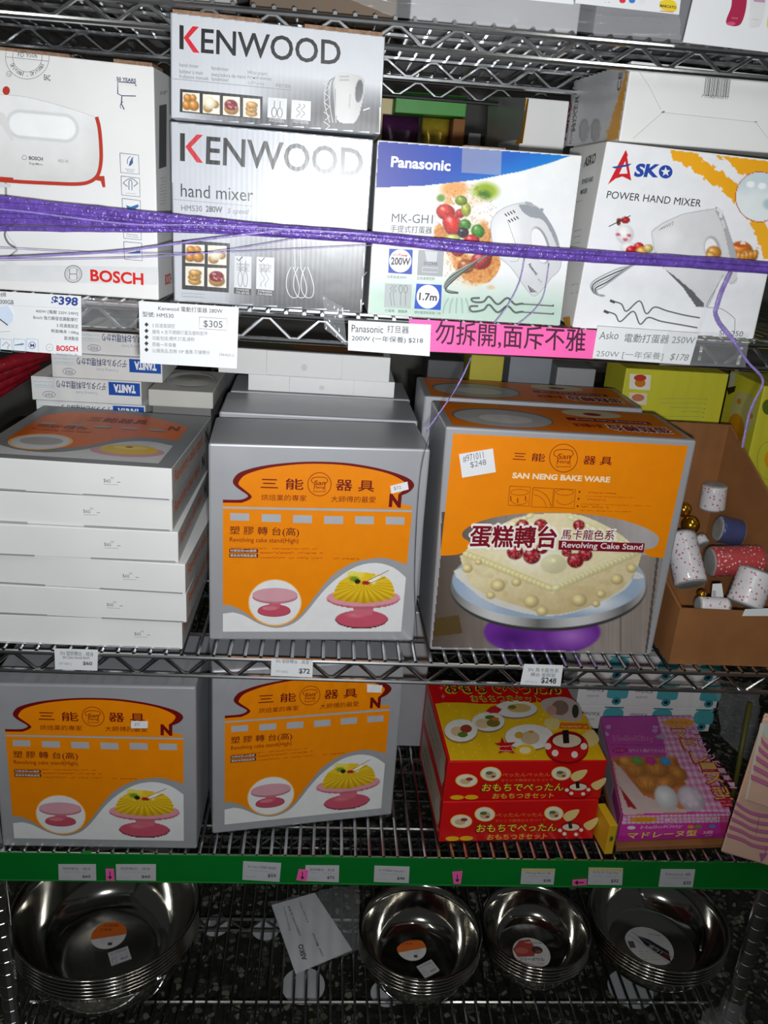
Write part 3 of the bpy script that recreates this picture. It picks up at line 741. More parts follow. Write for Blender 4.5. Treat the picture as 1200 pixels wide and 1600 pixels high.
# ---- carton with orange brush stroke
ak = pbox('mixer_carton', 'white mixer carton with orange brush stroke and star logo', 'carton', None,
          (948.4, 220.4), (1240, 253.5), (1177, 532), (894, 514), Z1, 0.008, 0.008, 0.16, WHITE)
a = ak.art('front', A6)
def asko(R):
    R.m = R.inpoly([(276, 438), (1168, 540), (970, 1384), (112, 1330)])
    X, Y = R.X, R.Y; n = R.noise(26, 26, 2)*46-23+R.noise(9, 9, 5)*26-13
    band = np.abs((Y-470)-(X-590)*.72+n*.3) ; d = ((Y-472)-(X-600)*.70)
    m1 = (np.abs(d+np.where(X < 700, 30, 0)*0) < 46+n*.8) & (X > 575) & (X < 905)
    gap = (Y-490) < (X-790)*.85+n*.9-6
    m2 = gap & (X > 770)
    R.blend((m1 | m2)*1.0, (242, 172, 30))
    m3 = (np.abs((X-985)-(Y-800)*.38+n*.3) < 38+n*.35) & (Y > 800) & (Y < 1000) & (X > 900)
    R.blend(m3*1.0, (242, 176, 40))
    # round inset
    dd = R.d(1005, 700, 117, 122); R.blend(dd < 1.0, (190, 70, 50)); R.blend(dd < .965, (206, 222, 226)); R.blend((dd < .96)*np.clip((Y-640)/60, 0, 1), (232, 238, 238))
    for (x, y) in ((962, 640), (1018, 648), (1070, 650)): R.blend((dd < .96)*np.clip((1-R.d(x, y, 24, 18))/.3, 0, 1), (250, 252, 252))
    R.blend((dd < .96)*np.clip((1-R.d(1052, 735, 40, 34))/.5, 0, 1), (176, 206, 210))
    # waffles
    for (x, y, rx, ry) in ((915, 962, 62, 52), (950, 985, 50, 36)): R.ball(x, y, rx, ry, (214, 128, 44))
    for k in range(6): R.ball(885+k*20, 990-abs(k-2)*4, 15, 26, (222, 150, 60), rot=.3)
    R.ell(915, 930, 36, 14, (200, 90, 40)); R.ell(925, 922, 14, 8, (240, 226, 210))
    # mixer
    b = R.inpoly(spline([(486, 868), (540, 826), (640, 782), (790, 757), (822, 790), (850, 880), (872, 980), (900, 1090), (870, 1120), (815, 1085), (785, 1170), (755, 1228), (705, 1222), (640, 1130), (545, 1046), (500, 960)], 4, True))
    R.blend(b*1.0, (222, 222, 222)); R.blend(b*np.clip((X-600)/350, 0, 1)*.35, (190, 190, 190)); R.blend(b*np.clip(1-R.d(560, 900, 90, 70), 0, 1), (238, 238, 238))
    R.poly([(545, 1046), (590, 1075), (680, 1150), (740, 1215), (735, 1228), (700, 1228), (640, 1140)], (104, 104, 106))
    R.poly(spline([(790, 757), (825, 770), (870, 900), (900, 1010), (870, 1010), (830, 850)], 4, True), (176, 176, 178))
    R.vec = True; R.line([(486, 868), (540, 826), (640, 782), (790, 757)], 3, (176, 176, 178)); R.line([(486, 868), (500, 960), (545, 1046)], 3, (186, 186, 188)); R.line([(900, 1090), (870, 1120), (815, 1085), (785, 1170), (755, 1228)], 3, (170, 170, 172))
    R.line([(800, 757), (818, 770), (818, 800)], 16, (226, 226, 226)); R.line([(826, 812), (838, 850)], 14, (214, 214, 214))
    R.ell(778, 950, 42, 66, (176, 176, 176), rot=-.15); R.ell(772, 948, 32, 52, (240, 240, 238), rot=-.15); R.ball(785, 970, 40, 36, (222, 152, 62)); R.ball(770, 985, 26, 22, (232, 176, 90))
    for i in range(6): R.line([(520+i*13, 862-i*5), (540+i*10, 846-i*6)], 3, (150, 150, 150))
    # ice cream with berries
    R.ball(358, 880, 46, 50, (238, 234, 232), dark=.86); R.ball(360, 812, 24, 18, (200, 36, 44)); R.line([(280, 843), (385, 790)], 4, (60, 40, 30)); R.ell(328, 820, 12, 20, (110, 60, 30))
    for (x, y) in ((325, 882), (378, 885), (360, 905)): R.ell(x, y, 12, 9, (196, 60, 80), k=.7)
    R.ball(375, 945, 44, 30, (226, 226, 222), dark=.9); R.ball(388, 960, 28, 26, (206, 30, 36)); R.ball(425, 942, 28, 24, (210, 40, 40)); R.ball(440, 965, 34, 28, (228, 170, 70)); R.ball(470, 948, 26, 22, (222, 196, 120))
    # whisk
    for k in range(5):
        o = k-2
        R.line([tuple(p) for p in spline([(410, 1020), (360-o*8, 1050+o*8), (285-o*14, 1090+o*20), (212+o*5, 1130+o*10), (222+o*8, 1168+o*4), (262, 1176)], 5)], 7, (96, 98, 100) if k % 2 else (176, 178, 180))
    for k in range(4): R.line([(420+k*12, 1030), (480+k*10, 965)], 3, (120, 122, 124))
    # hooks and cord
    for dx, dy in ((0, 0), (-30, 50)):
        R.line([tuple(p) for p in spline([(290+dx, 1200+dy), (340+dx, 1215+dy), (365+dx, 1250+dy), (428+dx, 1200+dy), (460+dx, 1262+dy), (500+dx, 1230+dy), (560+dx, 1248+dy), (640+dx*.4, 1268+dy*.95), (718+dx*.4, 1282+dy*.95)], 5)], 7, (110, 112, 114))
        R.line([(286+dx, 1198+dy), (310+dx, 1208+dy)], 13, (80, 82, 84))
    R.line([tuple(p) for p in spline([(830, 1075), (790, 1150), (752, 1215), (760, 1232), (820, 1238), (880, 1280), (886, 1305), (884, 1360)], 5)], 3, (140, 140, 142))
a.ras(105, 430, 1180, 1392, 5, asko, base=(238, 239, 241))
a.poly([(275, 641), (362, 474), (372, 500), (330, 590), (378, 588), (369, 520), (362, 474), (388, 622), (345, 598), (316, 610)], (206, 30, 36))
a.poly([(330, 590), (378, 588), (388, 622), (345, 602), (316, 612)], (206, 30, 36))
a.poly([(362, 474), (388, 622), (374, 612), (354, 500)], (206, 30, 36))
a.poly([(293, 557), (391, 540), (375, 552), (310, 564)], (36, 66, 156))
a.text('SK', 398, 604, 516, 608, 66, (38, 72, 164), 0.045, slant=.05); a.ell(553, 580, 33, 32, (38, 72, 164))
st = [(553+(24 if k % 2 == 0 else 10)*math.sin(k*math.pi/5), 580-(24 if k % 2 == 0 else 10)*math.cos(k*math.pi/5)) for k in range(10)]; a.poly(st, (240, 240, 244))
a.text('POWER HAND MIXER', 268, 706, 720, 749, 36, (40, 42, 48), 0.0)
a.text('SK-250', 808, 1366, 922, 1372, 26, (90, 92, 98))
a.done()
def asko_side(bx, crop, q, scale=1.0, dim=1.0):
    """narrow side print: name, title and two oval pictures, orange brush beside the front edge"""
    TL, TR, BR, BL = [np.array(p, float) for p in q]
    P = lambda u, v: (TL*(1-u)+TR*u)*(1-v)+(BL*(1-u)+BR*u)*v
    a = bx.art('left', crop)
    return a, P
a = ak.art('left', A6)
a.text('ASKO', 160, 560, 214, 538, 52, (70, 62, 70), 0.03); a.text('POWER HAND', 150, 642, 204, 626, 26, (80, 80, 84), 0.02); a.text('MIXER', 144, 690, 176, 682, 24, (80, 80, 84), 0.02)
for i, y in enumerate((720, 860, 890, 920, 1120, 1160)): a.tiny(126-(y-700)*.06, y+8, 160-(y-700)*.06, y, 8, (120, 120, 122), i)
a.poly([(60, 1280), (95, 1275), (98, 1330), (75, 1322)], (206, 150, 50))
a.done()
# upper carton lying on it, its closed end to the front
zt = max(ak.F[0][2], ak.F[1][2])
P0 = onY(967, 221, 0.012); P1 = onY(1262, 256, 0.012)
ak2 = Box('mixer_carton', 'white mixer carton lying end-on with barcode, on top of the star-logo carton', 'carton', None,
          [np.array(onY(986.7, 94.6, 0.012)), np.array(onY(1290, 127, 0.012)), np.array([P1[0], 0.012, zt+.0012]), np.array([P0[0], 0.012, zt+.0012])], (0.003, 0.208, 0), WHITE)
a = ak2.art('front', A6)
for i, w in enumerate([2, 1, 1, 2, 1, 3, 1, 1, 2, 1, 2, 2, 1, 1, 3, 1, 2, 1, 1, 2, 1, 1, 2, 2, 1, 3, 1, 1, 2, 1]):
    x = 748+i*4.05; a.poly([(x-.0, 112+i*.3), (x+w*1.15, 112+i*.3), (x+w*1.15-12, 214+i*.3), (x-12, 214+i*.3)], (46, 46, 48))
a.text('7 772420 010117', 724, 222, 852, 232, 13, (70, 70, 72))
for L in ([(415, 85), (470, 165), (530, 282)], [(540, 295), (760, 318), (985, 342)], [(985, 342), (1060, 440)], [(530, 300), (395, 420)]): a.line(L, 2.2, (176, 176, 178))
a.ell(540, 293, 9, 4, (120, 118, 116), rot=-.4); a.ell(985, 340, 7, 3, (150, 150, 150))
a.done({'printed_panel': 'barcode'})
a = ak2.art('left', A6)
def side2(R):
    R.m = R.inpoly([(112, 140), (386, 50), (328, 426), (54, 466)])
    n = R.noise(16, 16, 3)*30-15
    t = (R.X-386)+(R.Y-50)*.155; R.blend((t > -16-np.clip((R.Y-120)*.16, 0, 60)+n*.5)*1.0, (232, 164, 30)); w = np.abs(t+34+(R.Y-120)*.12+n*.6) < 4; R.blend(w*(R.Y > 180)*.9, (214, 214, 214))
    for x in (162, 218):
        R.ell(x, 380, 25, 58, (120, 120, 122), rot=.08); R.ell(x+2, 382, 21, 52, (168, 168, 168), rot=.08)
a.ras(50, 46, 392, 470, 7, side2, base=(212, 213, 216), bucket='printed_panel')
a.text('ASKO', 76, 430, 108, 240, 32, (150, 60, 66), 0.03, up=(-1, .1)); a.text('POWER HAND', 104, 446, 124, 262, 14, (70, 70, 74), 0.02, up=(-1, .1)); a.text('MIXER', 120, 386, 140, 210, 18, (70, 70, 74), 0.02, up=(-1, .1))
for i in range(6): a.tiny(200+i*18, 150+i*4, 214+i*18, 145+i*4, 5, (150, 150, 152), i)
a.text('CE', 338, 190, 350, 100, 18, (90, 90, 94), 0.02, up=(-1, .15))
a.done()
# carton further back
ak3 = pbox('mixer_carton', 'white mixer carton set back between blue-topped carton and barcode carton', 'carton', None,
           (820, 152), (890, 158), (878, 262), (806, 256), Z1, 0.26, 0.26, 0.17, WHITE)
zb = ak3.o.location
a = ak3.art('left', (590, 100, 3.75))
a.poly([(880, 205), (888, 205), (850, 465), (806, 470), (828, 420), (838, 340), (862, 280)], (214, 150, 30))
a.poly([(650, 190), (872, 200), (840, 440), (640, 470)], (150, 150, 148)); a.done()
a = ak3.art('front', (590, 100, 3.75)); a.poly([(868, 200), (886, 206), (870, 330), (850, 462), (838, 462), (858, 330)], (232, 160, 26)); a.done()

# ================================================================== labels on the mixer shelf lip
def price_card(q, Y, label, fn, crop, name='price_card', m=None, cat='price tag', group=None):
    b = card(name, label, cat, group, q, Y, m or WHITEPAPER)
    a = b.art('front', crop, material=PRINT_MATTE, k0=4); fn(a); a.done(); return b
L4 = (0, 430, 3)
def f(a):
    a.text('打蛋機', -60, 112, 30, 100, 22, (80, 84, 96)); a.text('MFQ4030', -90, 128, -25, 132, 20, (60, 64, 76)); a.text('300GB', 0, 134, 64, 137, 20, (50, 54, 66), 0.01)
    a.text('$398', 240, 142, 364, 150, 46, (36, 62, 140), 0.035, slant=.08); a.line([(-60, 135), (380, 158)], 1.5, (190, 196, 204))
    for t, x0, y0, x1, y1 in (('400W [電壓 220V-240V]', 168, 178, 366, 190), ('Bosch 強力靜音低震動摩打', 157, 205, 366, 218), ('5 段速度設定', 267, 243, 368, 249), ('輕盈機身 1.08kg', 241, 270, 369, 279), ('歐洲製造', 303, 303, 369, 307)):
        a.text(t, x0, y0, x1, y1, 18, (56, 60, 72), 0.008)
    for x in (-58, 2, 65, 126):
        a.frame([(x, 297), (x+54, 301), (x+55, 362), (x+1, 357)], 2, (110, 160, 190))
    a.line([(12, 330), (30, 312), (48, 330), (38, 332), (38, 346)], 3, (70, 130, 170)); a.poly([(70, 325), (112, 318), (112, 326), (70, 329)], (60, 130, 180)); a.ring(152, 328, 16, 16, 2.5, (60, 100, 160)); a.text('M', 143, 336, 162, 337, 16, (50, 80, 150), 0.03)
    a.ring(234, 338, 16, 16, 3, (180, 184, 188)); a.line([(226, 338), (242, 338)], 3, (180, 184, 188)); a.text('BOSCH', 266, 354, 366, 358, 26, (206, 28, 40), 0.035); a.text('Invented for life', 267, 373, 366, 379, 11, (110, 130, 160))
    a.poly([(-20, 150), (40, 142), (64, 180), (62, 215), (38, 232), (0, 205), (-20, 190)], (208, 222, 240)); a.line([(0, 205), (38, 234)], 5, (80, 50, 50)); a.line([(0, 265), (50, 262)], 3, (180, 184, 190))
price_card(cc(L4, [(-90, 70), (380, 98), (384, 378), (-90, 340)]), -0.010, 'white price card marked $398 under the red-lettered carton', f, L4)
def f(a):
    a.text('Kenwood 電動打蛋器 280W', 742, 166, 1043, 180, 24, (60, 60, 64), 0.006); a.text('型號: HM530', 668, 194, 814, 202, 24, (70, 70, 74), 0.008)
    for i, (t, x1) in enumerate((('3 段速度調控', 820), ('擁有 4 支不銹鋼打蛋及搓粉配件', 974), ('功能包括:攪拌,打蛋,搓粉', 913), ('原廠一年保養', 826), ('公價貨品,恕無 VIP 優惠,可儲積分', 984))):
        y = 231+i*29.5; a.poly([(687, y-11), (697, y), (687, y+11), (677, y)], (50, 50, 54)); a.text(t, 714, y+14, x1, y+14+(x1-714)*.035, 20, (126, 126, 130))
    a.frame([(935, 196), (1064, 204), (1062, 258), (933, 250)], 2, (120, 120, 124)); a.text('$305', 954, 246, 1043, 252, 36, (84, 84, 88)); a.text('(964251)', 1028, 380, 1097, 385, 15, (120, 120, 124))
price_card(cc(L4, [(650, 121), (1119, 150), (1110, 438), (657, 411)]), -0.010, 'white price card marked $305 hanging under the silver carton', f, L4)
L5 = (360, 450, 3)
def ink(a, strokes, w, col):
    for s_ in strokes: a.line(s_, w, col)
def f(a):
    K = (48, 46, 52)
    a.text('Panasonic', 568, 206, 716, 212, 34, K); a.text('打旦器', 734, 208, 836, 214, 34, K)
    a.text('200W (一年保養) $218', 568, 252, 902, 264, 32, K)
price_card(cc(L5, [(553, 152), (940, 172), (934, 320), (551, 292)]), -0.012, 'white handwritten price card beside the pink sign', f, L5)
L6 = (640, 460, 2.143)
def f(a):
    a.text('勿拆開,面斥不雅', 84, 168, 586, 196, 80, (70, 14, 44), 0.012)
    a.tiny(66, 140, 76, 141, 30, (214, 70, 150))
    a.poly([(0, 0), (0, 0.1), (.1, 0)], (250, 100, 180))
price_card(cc(L6, [(-2, 82), (626, 120), (614, 216), (0, 188)]), -0.0085, 'bright pink paper sign with bold Chinese characters', f, L6, 'paper_sign', PINKPAPER, 'sign')
def f(a):
    a.text('Asko', 634, 150, 698, 150, 26, (120, 120, 124)); a.text('電動打蛋器 250W', 716, 160, 952, 168, 30, (116, 116, 120), 0.003); a.text('250W [一年保養]', 622, 212, 846, 222, 28, (140, 140, 144)); a.text('$178', 868, 222, 928, 226, 26, (110, 110, 114), slant=.15)
price_card(cc(L6, [(630, 106), (968, 130), (938, 236), (612, 214)]), -0.010, 'white price card marked $178 in a clear sleeve', f, L6)
def film(name, label, q, Y, cat='plastic film', ry=0.004, n=10, m=None):
    """crinkled clear plastic sheet"""
    q = [onY(x, y, Y) for x, y in q]; v = []; f_ = []
    for j in range(n+1):
        for i in range(n+1):
            u, w = i/n, j/n; p = (q[0]*(1-u)+q[1]*u)*(1-w)+(q[3]*(1-u)+q[2]*u)*w
            v.append(p+np.array([0, random.uniform(-ry, ry), 0]))
    for j in range(n):
        for i in range(n): f_.append((j*(n+1)+i, (j+1)*(n+1)+i, (j+1)*(n+1)+i+1, j*(n+1)+i+1))
    b = np.mean(v, axis=0); o = mesh_obj(name, np.array(v)-b, f_, m or FILM, None, tuple(b), True); tag(o, label, cat); return o
film('clear_sleeve', 'clear plastic sleeve over the shelf lip beside the $178 card', cc((1060, 380, 6.664), [(-120, 920), (740, 940), (700, 1290), (-200, 1270)]), -0.012, ry=0.0008)
film('clear_sleeve', 'crinkled clear film on the lip between the $398 and $305 cards', cc(L4, [(372, 105), (650, 122), (640, 250), (385, 240)]), -0.006, ry=0.003)
film('clear_tape', 'crumpled clear tape on the lip beside the handwritten card', cc(L5, [(430, 30), (530, 90), (545, 270), (440, 190)]), -0.008, ry=0.003)

# ================================================================== purple stretch film tied across the cartons
def strand(pts, w, Y, material, parent, name='film_strand', flat=0.25, wob=0.0):
    P = []
    for q in spline(pts, 8): P.append(onY(q[0], q[1], Y+random.uniform(-wob, wob)))
    r = [w/2*(0.0008)*(1+random.uniform(-.12, .12)) for _ in P]
    mb = MB(); mb.tube(P, r, 8, flat)
    return mb.obj(name, material, parent, smooth=True)
root = tag(empty('stretch_film_tie', tuple(onY(600, 372, -0.018))), 'purple stretch film bands tied across the mixer cartons', 'plastic film')
right = [(760, 384), (950, 397), (1100, 406), (1300, 422)]
for pts, w, Y in (([(-60, 306), (0, 311), (120, 324), (260, 338), (400, 353), (583, 367)]+right, 9, -0.018), ([(-60, 316), (0, 321), (140, 331), (270, 345), (400, 357), (583, 370)]+[(x, y+3) for x, y in right], 10, -0.020),
                  ([(-60, 336), (0, 338), (120, 340), (260, 350), (400, 360), (583, 372)]+[(x, y+5) for x, y in right], 13, -0.016), ([(-60, 346), (0, 346), (150, 349), (280, 354), (420, 363), (583, 374)]+[(x, y+8) for x, y in right], 9, -0.021),
                  ([(-60, 358), (0, 357), (160, 359), (300, 360), (420, 366), (583, 377)]+[(x, y+11) for x, y in right], 7, -0.018), ([(-60, 330), (0, 331), (120, 334), (270, 352), (400, 358), (583, 368)]+[(x, y+1) for x, y in right], 5, -0.022)):
    strand(pts, w, Y, PURPLE, root)
for pts, w in (([(-60, 405), (0, 403), (100, 398), (200, 391), (330, 373), (440, 360)], 3.0), ([(-60, 388), (0, 388), (150, 395), (300, 396), (450, 390), (583, 383)], 1.0), ([(-60, 408), (0, 407), (200, 403), (330, 394), (470, 372)], 1.2),
               ([(-60, 335), (0, 327), (200, 350), (330, 352), (583, 366)], 2.5)):
    strand(pts, w, -0.024, LILAC, root)
strand([(820, 402), (812, 440), (795, 475), (772, 506)], 1.6, -0.016, LILAC, root); strand([(858, 412), (850, 460), (835, 485), (808, 508)], 1.2, -0.016, LILAC, root)
strand([(736, 558), (722, 590), (700, 626), (666, 674)], 2.2, -0.010, LILAC, root); strand([(737, 556), (715, 600), (700, 626)], 1.0, -0.012, mat('dark_thread', (40, 34, 60), .6), root)
strand([(690, 640), (668, 690), (655, 760), (648, 900), (652, 1000)], 1.0, -0.002, MATS['dark_thread'], root)
strand([(1142, 425), (1128, 455), (1120, 480), (1118, 490), (1124, 505), (1136, 520), (1148, 535)], 6.5, -0.019, LILAC, root); strand([(1148, 535), (1168, 565), (1192, 594), (1180, 625), (1170, 650), (1160, 700)], 4, -0.019, LILAC, root)
# ================================================================== middle shelf
OR = (238, 136, 2); DKR = (112, 16, 16)
SNQ = cc(B2, [(75, 512), (1105, 540), (1025, 1428), (80, 1430)])      # artwork sheet of the cake stand carton
def sn_logo(a, cx, cy, r, col, w):
    a.ring(cx, cy, r, r, w, col); k = r/55
    a.line(spline([(cx-20*k, cy-2*k), (cx-38*k, cy-14*k), (cx-30*k, cy-30*k), (cx, cy-34*k), (cx+30*k, cy-30*k), (cx+38*k, cy-14*k), (cx+22*k, cy-2*k)], 4), w, col)
    a.line([(cx-22*k, cy-2*k), (cx-28*k, cy+34*k), (cx+28*k, cy+34*k), (cx+24*k, cy-2*k)], w, col)
    a.text('San', cx-24*k, cy+4*k, cx+28*k, cy+4*k, 22*k, col, 0.01); a.text('Neng', cx-26*k, cy+24*k, cx+24*k, cy+24*k, 17*k, col, 0.01)
def stand_pic(R):
    X, Y = R.X, R.Y
    # large stand
    R.m = np.zeros(X.shape, bool)
    b = R.d(785, 1325, 126, 46); dsk = R.d(793, 1228, 175, 50); nk = R.inpoly([(735, 1255), (850, 1255), (835, 1300), (750, 1300)])
    R.m |= (b < 1) | (dsk < 1) | nk
    R.blend(np.clip((1-R.d(785, 1329, 126, 44))/.04, 0, 1), (90, 40, 50)); R.blend(np.clip((1-R.d(785, 1322, 124, 42))/.06, 0, 1), (196, 84, 104)); R.ell(760, 1305, 60, 18, (222, 140, 150), soft=.8, k=.7)
    R.poly([(735, 1250), (850, 1250), (830, 1305), (755, 1305)], (206, 106, 122))
    R.blend(np.clip((1-R.d(793, 1234, 174, 46))/.04, 0, 1), (188, 100, 116)); R.blend(np.clip((1-R.d(793, 1222, 173, 45))/.04, 0, 1), (222, 150, 162))
    # ring cake with fluted sides
    cake = R.inpoly(spline([(655, 1225), (662, 1180), (690, 1142), (740, 1118), (800, 1108), (870, 1118), (915, 1140), (938, 1185), (930, 1225), (860, 1245), (790, 1250), (710, 1242)], 4, True))
    R.m |= cake
    ang = np.arctan2((X-795)/140, (Y-1160)/70); fl_ = np.abs(np.sin(ang*14))
    R.blend(cake*1.0, (226, 184, 20)); R.blend(cake*(Y > 1150)*(1-fl_)*.55, (176, 124, 6)); R.blend(cake*(Y > 1140)*fl_**3*.5, (246, 222, 80)); R.blend(cake*np.clip((Y-1205)/50, 0, 1)*.5, (170, 120, 10))
    top = R.d(795, 1140, 100, 30); R.blend(cake*np.clip((1-top)/.4, 0, 1)*.7, (240, 206, 60))
    for (x, y, rx, ry, c) in ((740, 1112, 32, 16, (224, 222, 120)), (775, 1120, 40, 18, (236, 216, 80)), (820, 1128, 34, 20, (232, 196, 40)), (750, 1138, 28, 16, (120, 150, 30))):
        e = R.d(x, y, rx, ry); R.m |= e < 1; R.ell(x, y, rx, ry, c, soft=.5)
    R.ell(766, 1150, 16, 11, (34, 40, 20)); R.ell(805, 1156, 20, 11, (170, 40, 40)); e = R.inpoly([(815, 1150), (855, 1120), (880, 1125), (840, 1160)]); R.m |= e; R.blend(e*1.0, (246, 240, 220))
def sn_front(bx, art=None):
    a = bx.art('front', B2, art=art)
    a.poly([tuple(p) for p in spline([(143, 772), (215, 773), (246, 766), (258, 752), (215, 722), (190, 696), (196, 670), (228, 643), (320, 617), (440, 602), (560, 596), (700, 601), (820, 618), (920, 642), (1000, 672), (1029, 704), (1008, 735), (972, 752)], 3)]+[(966, 808), (143, 803)], DKR)
    a.poly([(143, 786)]+[tuple(p) for p in spline([(230, 787), (264, 773), (276, 755), (238, 722), (216, 702), (222, 682), (252, 655), (340, 628), (450, 612), (560, 606), (690, 611), (810, 628), (910, 652), (972, 682), (992, 705), (975, 732)], 3)]+[(955, 748), (962, 790), (1018, 804), (1018, 818), (143, 804)], OR)
    a.text('N', 910, 806, 966, 810, 62, DKR, 0.06)
    a.poly([(143, 814), (1018, 831), (995, 1072)]+[tuple(p) for p in spline([(995, 1072), (900, 1043), (830, 1045), (740, 1066), (650, 1122), (580, 1205), (520, 1285), (465, 1335), (390, 1358), (310, 1338), (240, 1290), (185, 1263), (143, 1258)], 3)], OR)
    a.poly([(143, 1300)]+[tuple(p) for p in spline([(190, 1294), (240, 1308), (310, 1346), (390, 1366), (470, 1345), (530, 1292), (600, 1205), (670, 1138), (760, 1082), (850, 1065), (930, 1085), (990, 1132)], 3)]+[(968, 1383), (143, 1383)], (228, 228, 228))
    for x0, y0, x1, y1 in ((177, 834, 265, 870), (323, 839, 412, 876), (468, 843, 556, 881), (612, 847, 700, 885), (755, 848, 842, 886), (897, 851, 984, 888)):
        a.poly([(x0, y0), (x1, y0+2), (x1-1, y1), (x0, y1-2)], (176, 178, 182))
    a.line([(143, 808), (1018, 825)], 9, (176, 176, 176))
    a.ell(384, 1248, 124, 108, (244, 190, 110)); a.ell(384, 1247, 119, 103, (230, 230, 230))
    a.ell(380, 1288, 77, 26, (120, 60, 66)); a.ell(380, 1284, 76, 28, (190, 78, 98)); a.poly([(352, 1240), (415, 1240), (405, 1275), (362, 1275)], (200, 96, 112)); a.ell(384, 1222, 105, 32, (190, 120, 132)); a.ell(384, 1212, 105, 32, (212, 158, 168)); a.ell(360, 1274, 36, 10, (212, 120, 134))
    a.ras(615, 1095, 972, 1372, 4.5, stand_pic, base=(230, 230, 230))
    a.line([(815, 1145), (912, 1098)], 3, (150, 120, 70)); a.line([(822, 1158), (895, 1130)], 3, (150, 120, 70))
    a.text('三 能', 318, 720, 515, 726, 50, DKR, 0.02); a.text('器 具', 665, 728, 842, 735, 50, DKR, 0.02); sn_logo(a, 590, 700, 54, (120, 24, 16), 3)
    a.text('烘焙業的專家', 320, 774, 530, 779, 29, (120, 30, 16)); a.text('大師傅的最愛', 643, 782, 850, 786, 29, (120, 30, 16))
    a.text('塑 膠 轉 台(高)', 175, 936, 495, 945, 44, (104, 22, 20), 0.006); a.text('Revolving cake stand(High)', 175, 972, 492, 978, 28, (140, 40, 20), 0.004)
    a.tiny(175, 998, 580, 1002, 12, (168, 70, 20)); a.tiny(315, 1020, 605, 1022, 14, (168, 70, 20)); a.tiny(315, 1042, 605, 1045, 13, (168, 70, 20)); a.tiny(655, 1046, 775, 1048, 13, (168, 70, 20))
    for y, t in ((998, '材質採用ABS塑膠.'), (1020, '模具採用鏡面處理.')):
        a.poly([(173, y), (306, y+2), (306, y+19), (173, y+17)], (96, 20, 16)); a.text(t, 177, y+14, 302, y+16, 12, (236, 226, 220), 0.01)
    a.done()
def sticker(bx, q, crop, lines, which='front', art=None, name='price_sticker', off=0.0026):
    F = bx.face(which, art); c = F.at(cc(crop, q), off)
    s_ = Box(name, None, None, None, list(c), -F.n*0.0002, WHITEPAPER, bev=0); s_.o.parent = bx.o; s_.o.location = Vector(s_.o.location)-bx.o.location
    a = Art(Face(c, cc(crop, q)), bx.o, crop, 1, PRINT_MATTE)
    for (t, x0, y0, x1, y1, h, col) in lines: a.text(t, x0, y0, x1, y1, h, col, up=tuple(-(np.array(q[3])-np.array(q[0]))/-np.linalg.norm(np.array(q[3])-np.array(q[0]))*-1) if False else None)
    a.done({'lettering': 'sticker_writing'})
PEN = (120, 122, 130)
snc = pbox('cake_stand_carton', 'silver cake stand carton with orange front, standing over the $72 tag', 'carton', None,
           *[SNQ[i] for i in range(4)], Z2, 0.036, 0.052, 0.135, SILVER, bev=0.003)
sn_front(snc)
sticker(snc, [(917, 706), (996, 686), (1002, 722), (922, 742)], B2, [('$72', 935, 728, 968, 722, 18, PEN)])
for yf, lb in ((0.20, 'plain silver carton directly behind the orange-fronted cake stand carton over the $72 tag'), (0.338, 'plain silver carton with flat white boxes on its top')):
    gbox('cake_stand_carton', lb, 'carton', None, -0.286, yf, Z2, 0.29, 0.13, 0.282 if yf < .3 else 0.282, 0.02, SILVER, 0.003)
# flat white boxes on the rear silver carton
zr = Z2+0.282
w1 = gbox('flat_box', 'flat white tuck-flap box lying on a silver carton, under another flat white box', 'box', None, -0.258, 0.345, zr+.0008, 0.235, 0.115, 0.026, 0.0, WHITE, 0.001)
w2 = gbox('flat_box', 'thicker flat white box lying tilted across another flat white box', 'box', None, -0.304, 0.335, zr+.029, 0.27, 0.125, 0.040, -0.03, WHITE, 0.001)
for b_ in (w1, w2):
    A, B_, C_, D_ = b_.F
    a = Art(Face(b_.F, [(0, 0), (100, 0), (100, 20), (0, 20)]), b_.o); a.frame([(28, .3), (72, .3), (72, 19.5), (28, 19.5)], .35, (186, 186, 186)); a.ell(50, 12, 1.8, 1.8*20*(B_[0]-A[0])/100/((A[2]-D_[2]))*.0+2.6, (212, 212, 212)); a.done({'printed_panel': 'tuck_flap'})
    a = Art(Face([b_.K[0], b_.K[1], b_.F[1], b_.F[0]], [(0, 0), (100, 0), (100, 50), (0, 50)]), b_.o); a.rect(4, 3, 96, 47, (96, 84, 70)); a.ell(60, 28, 22, 14, (150, 96, 50)); a.ell(30, 24, 12, 9, (90, 110, 60)); a.done({'printed_panel': 'printed_lid'})

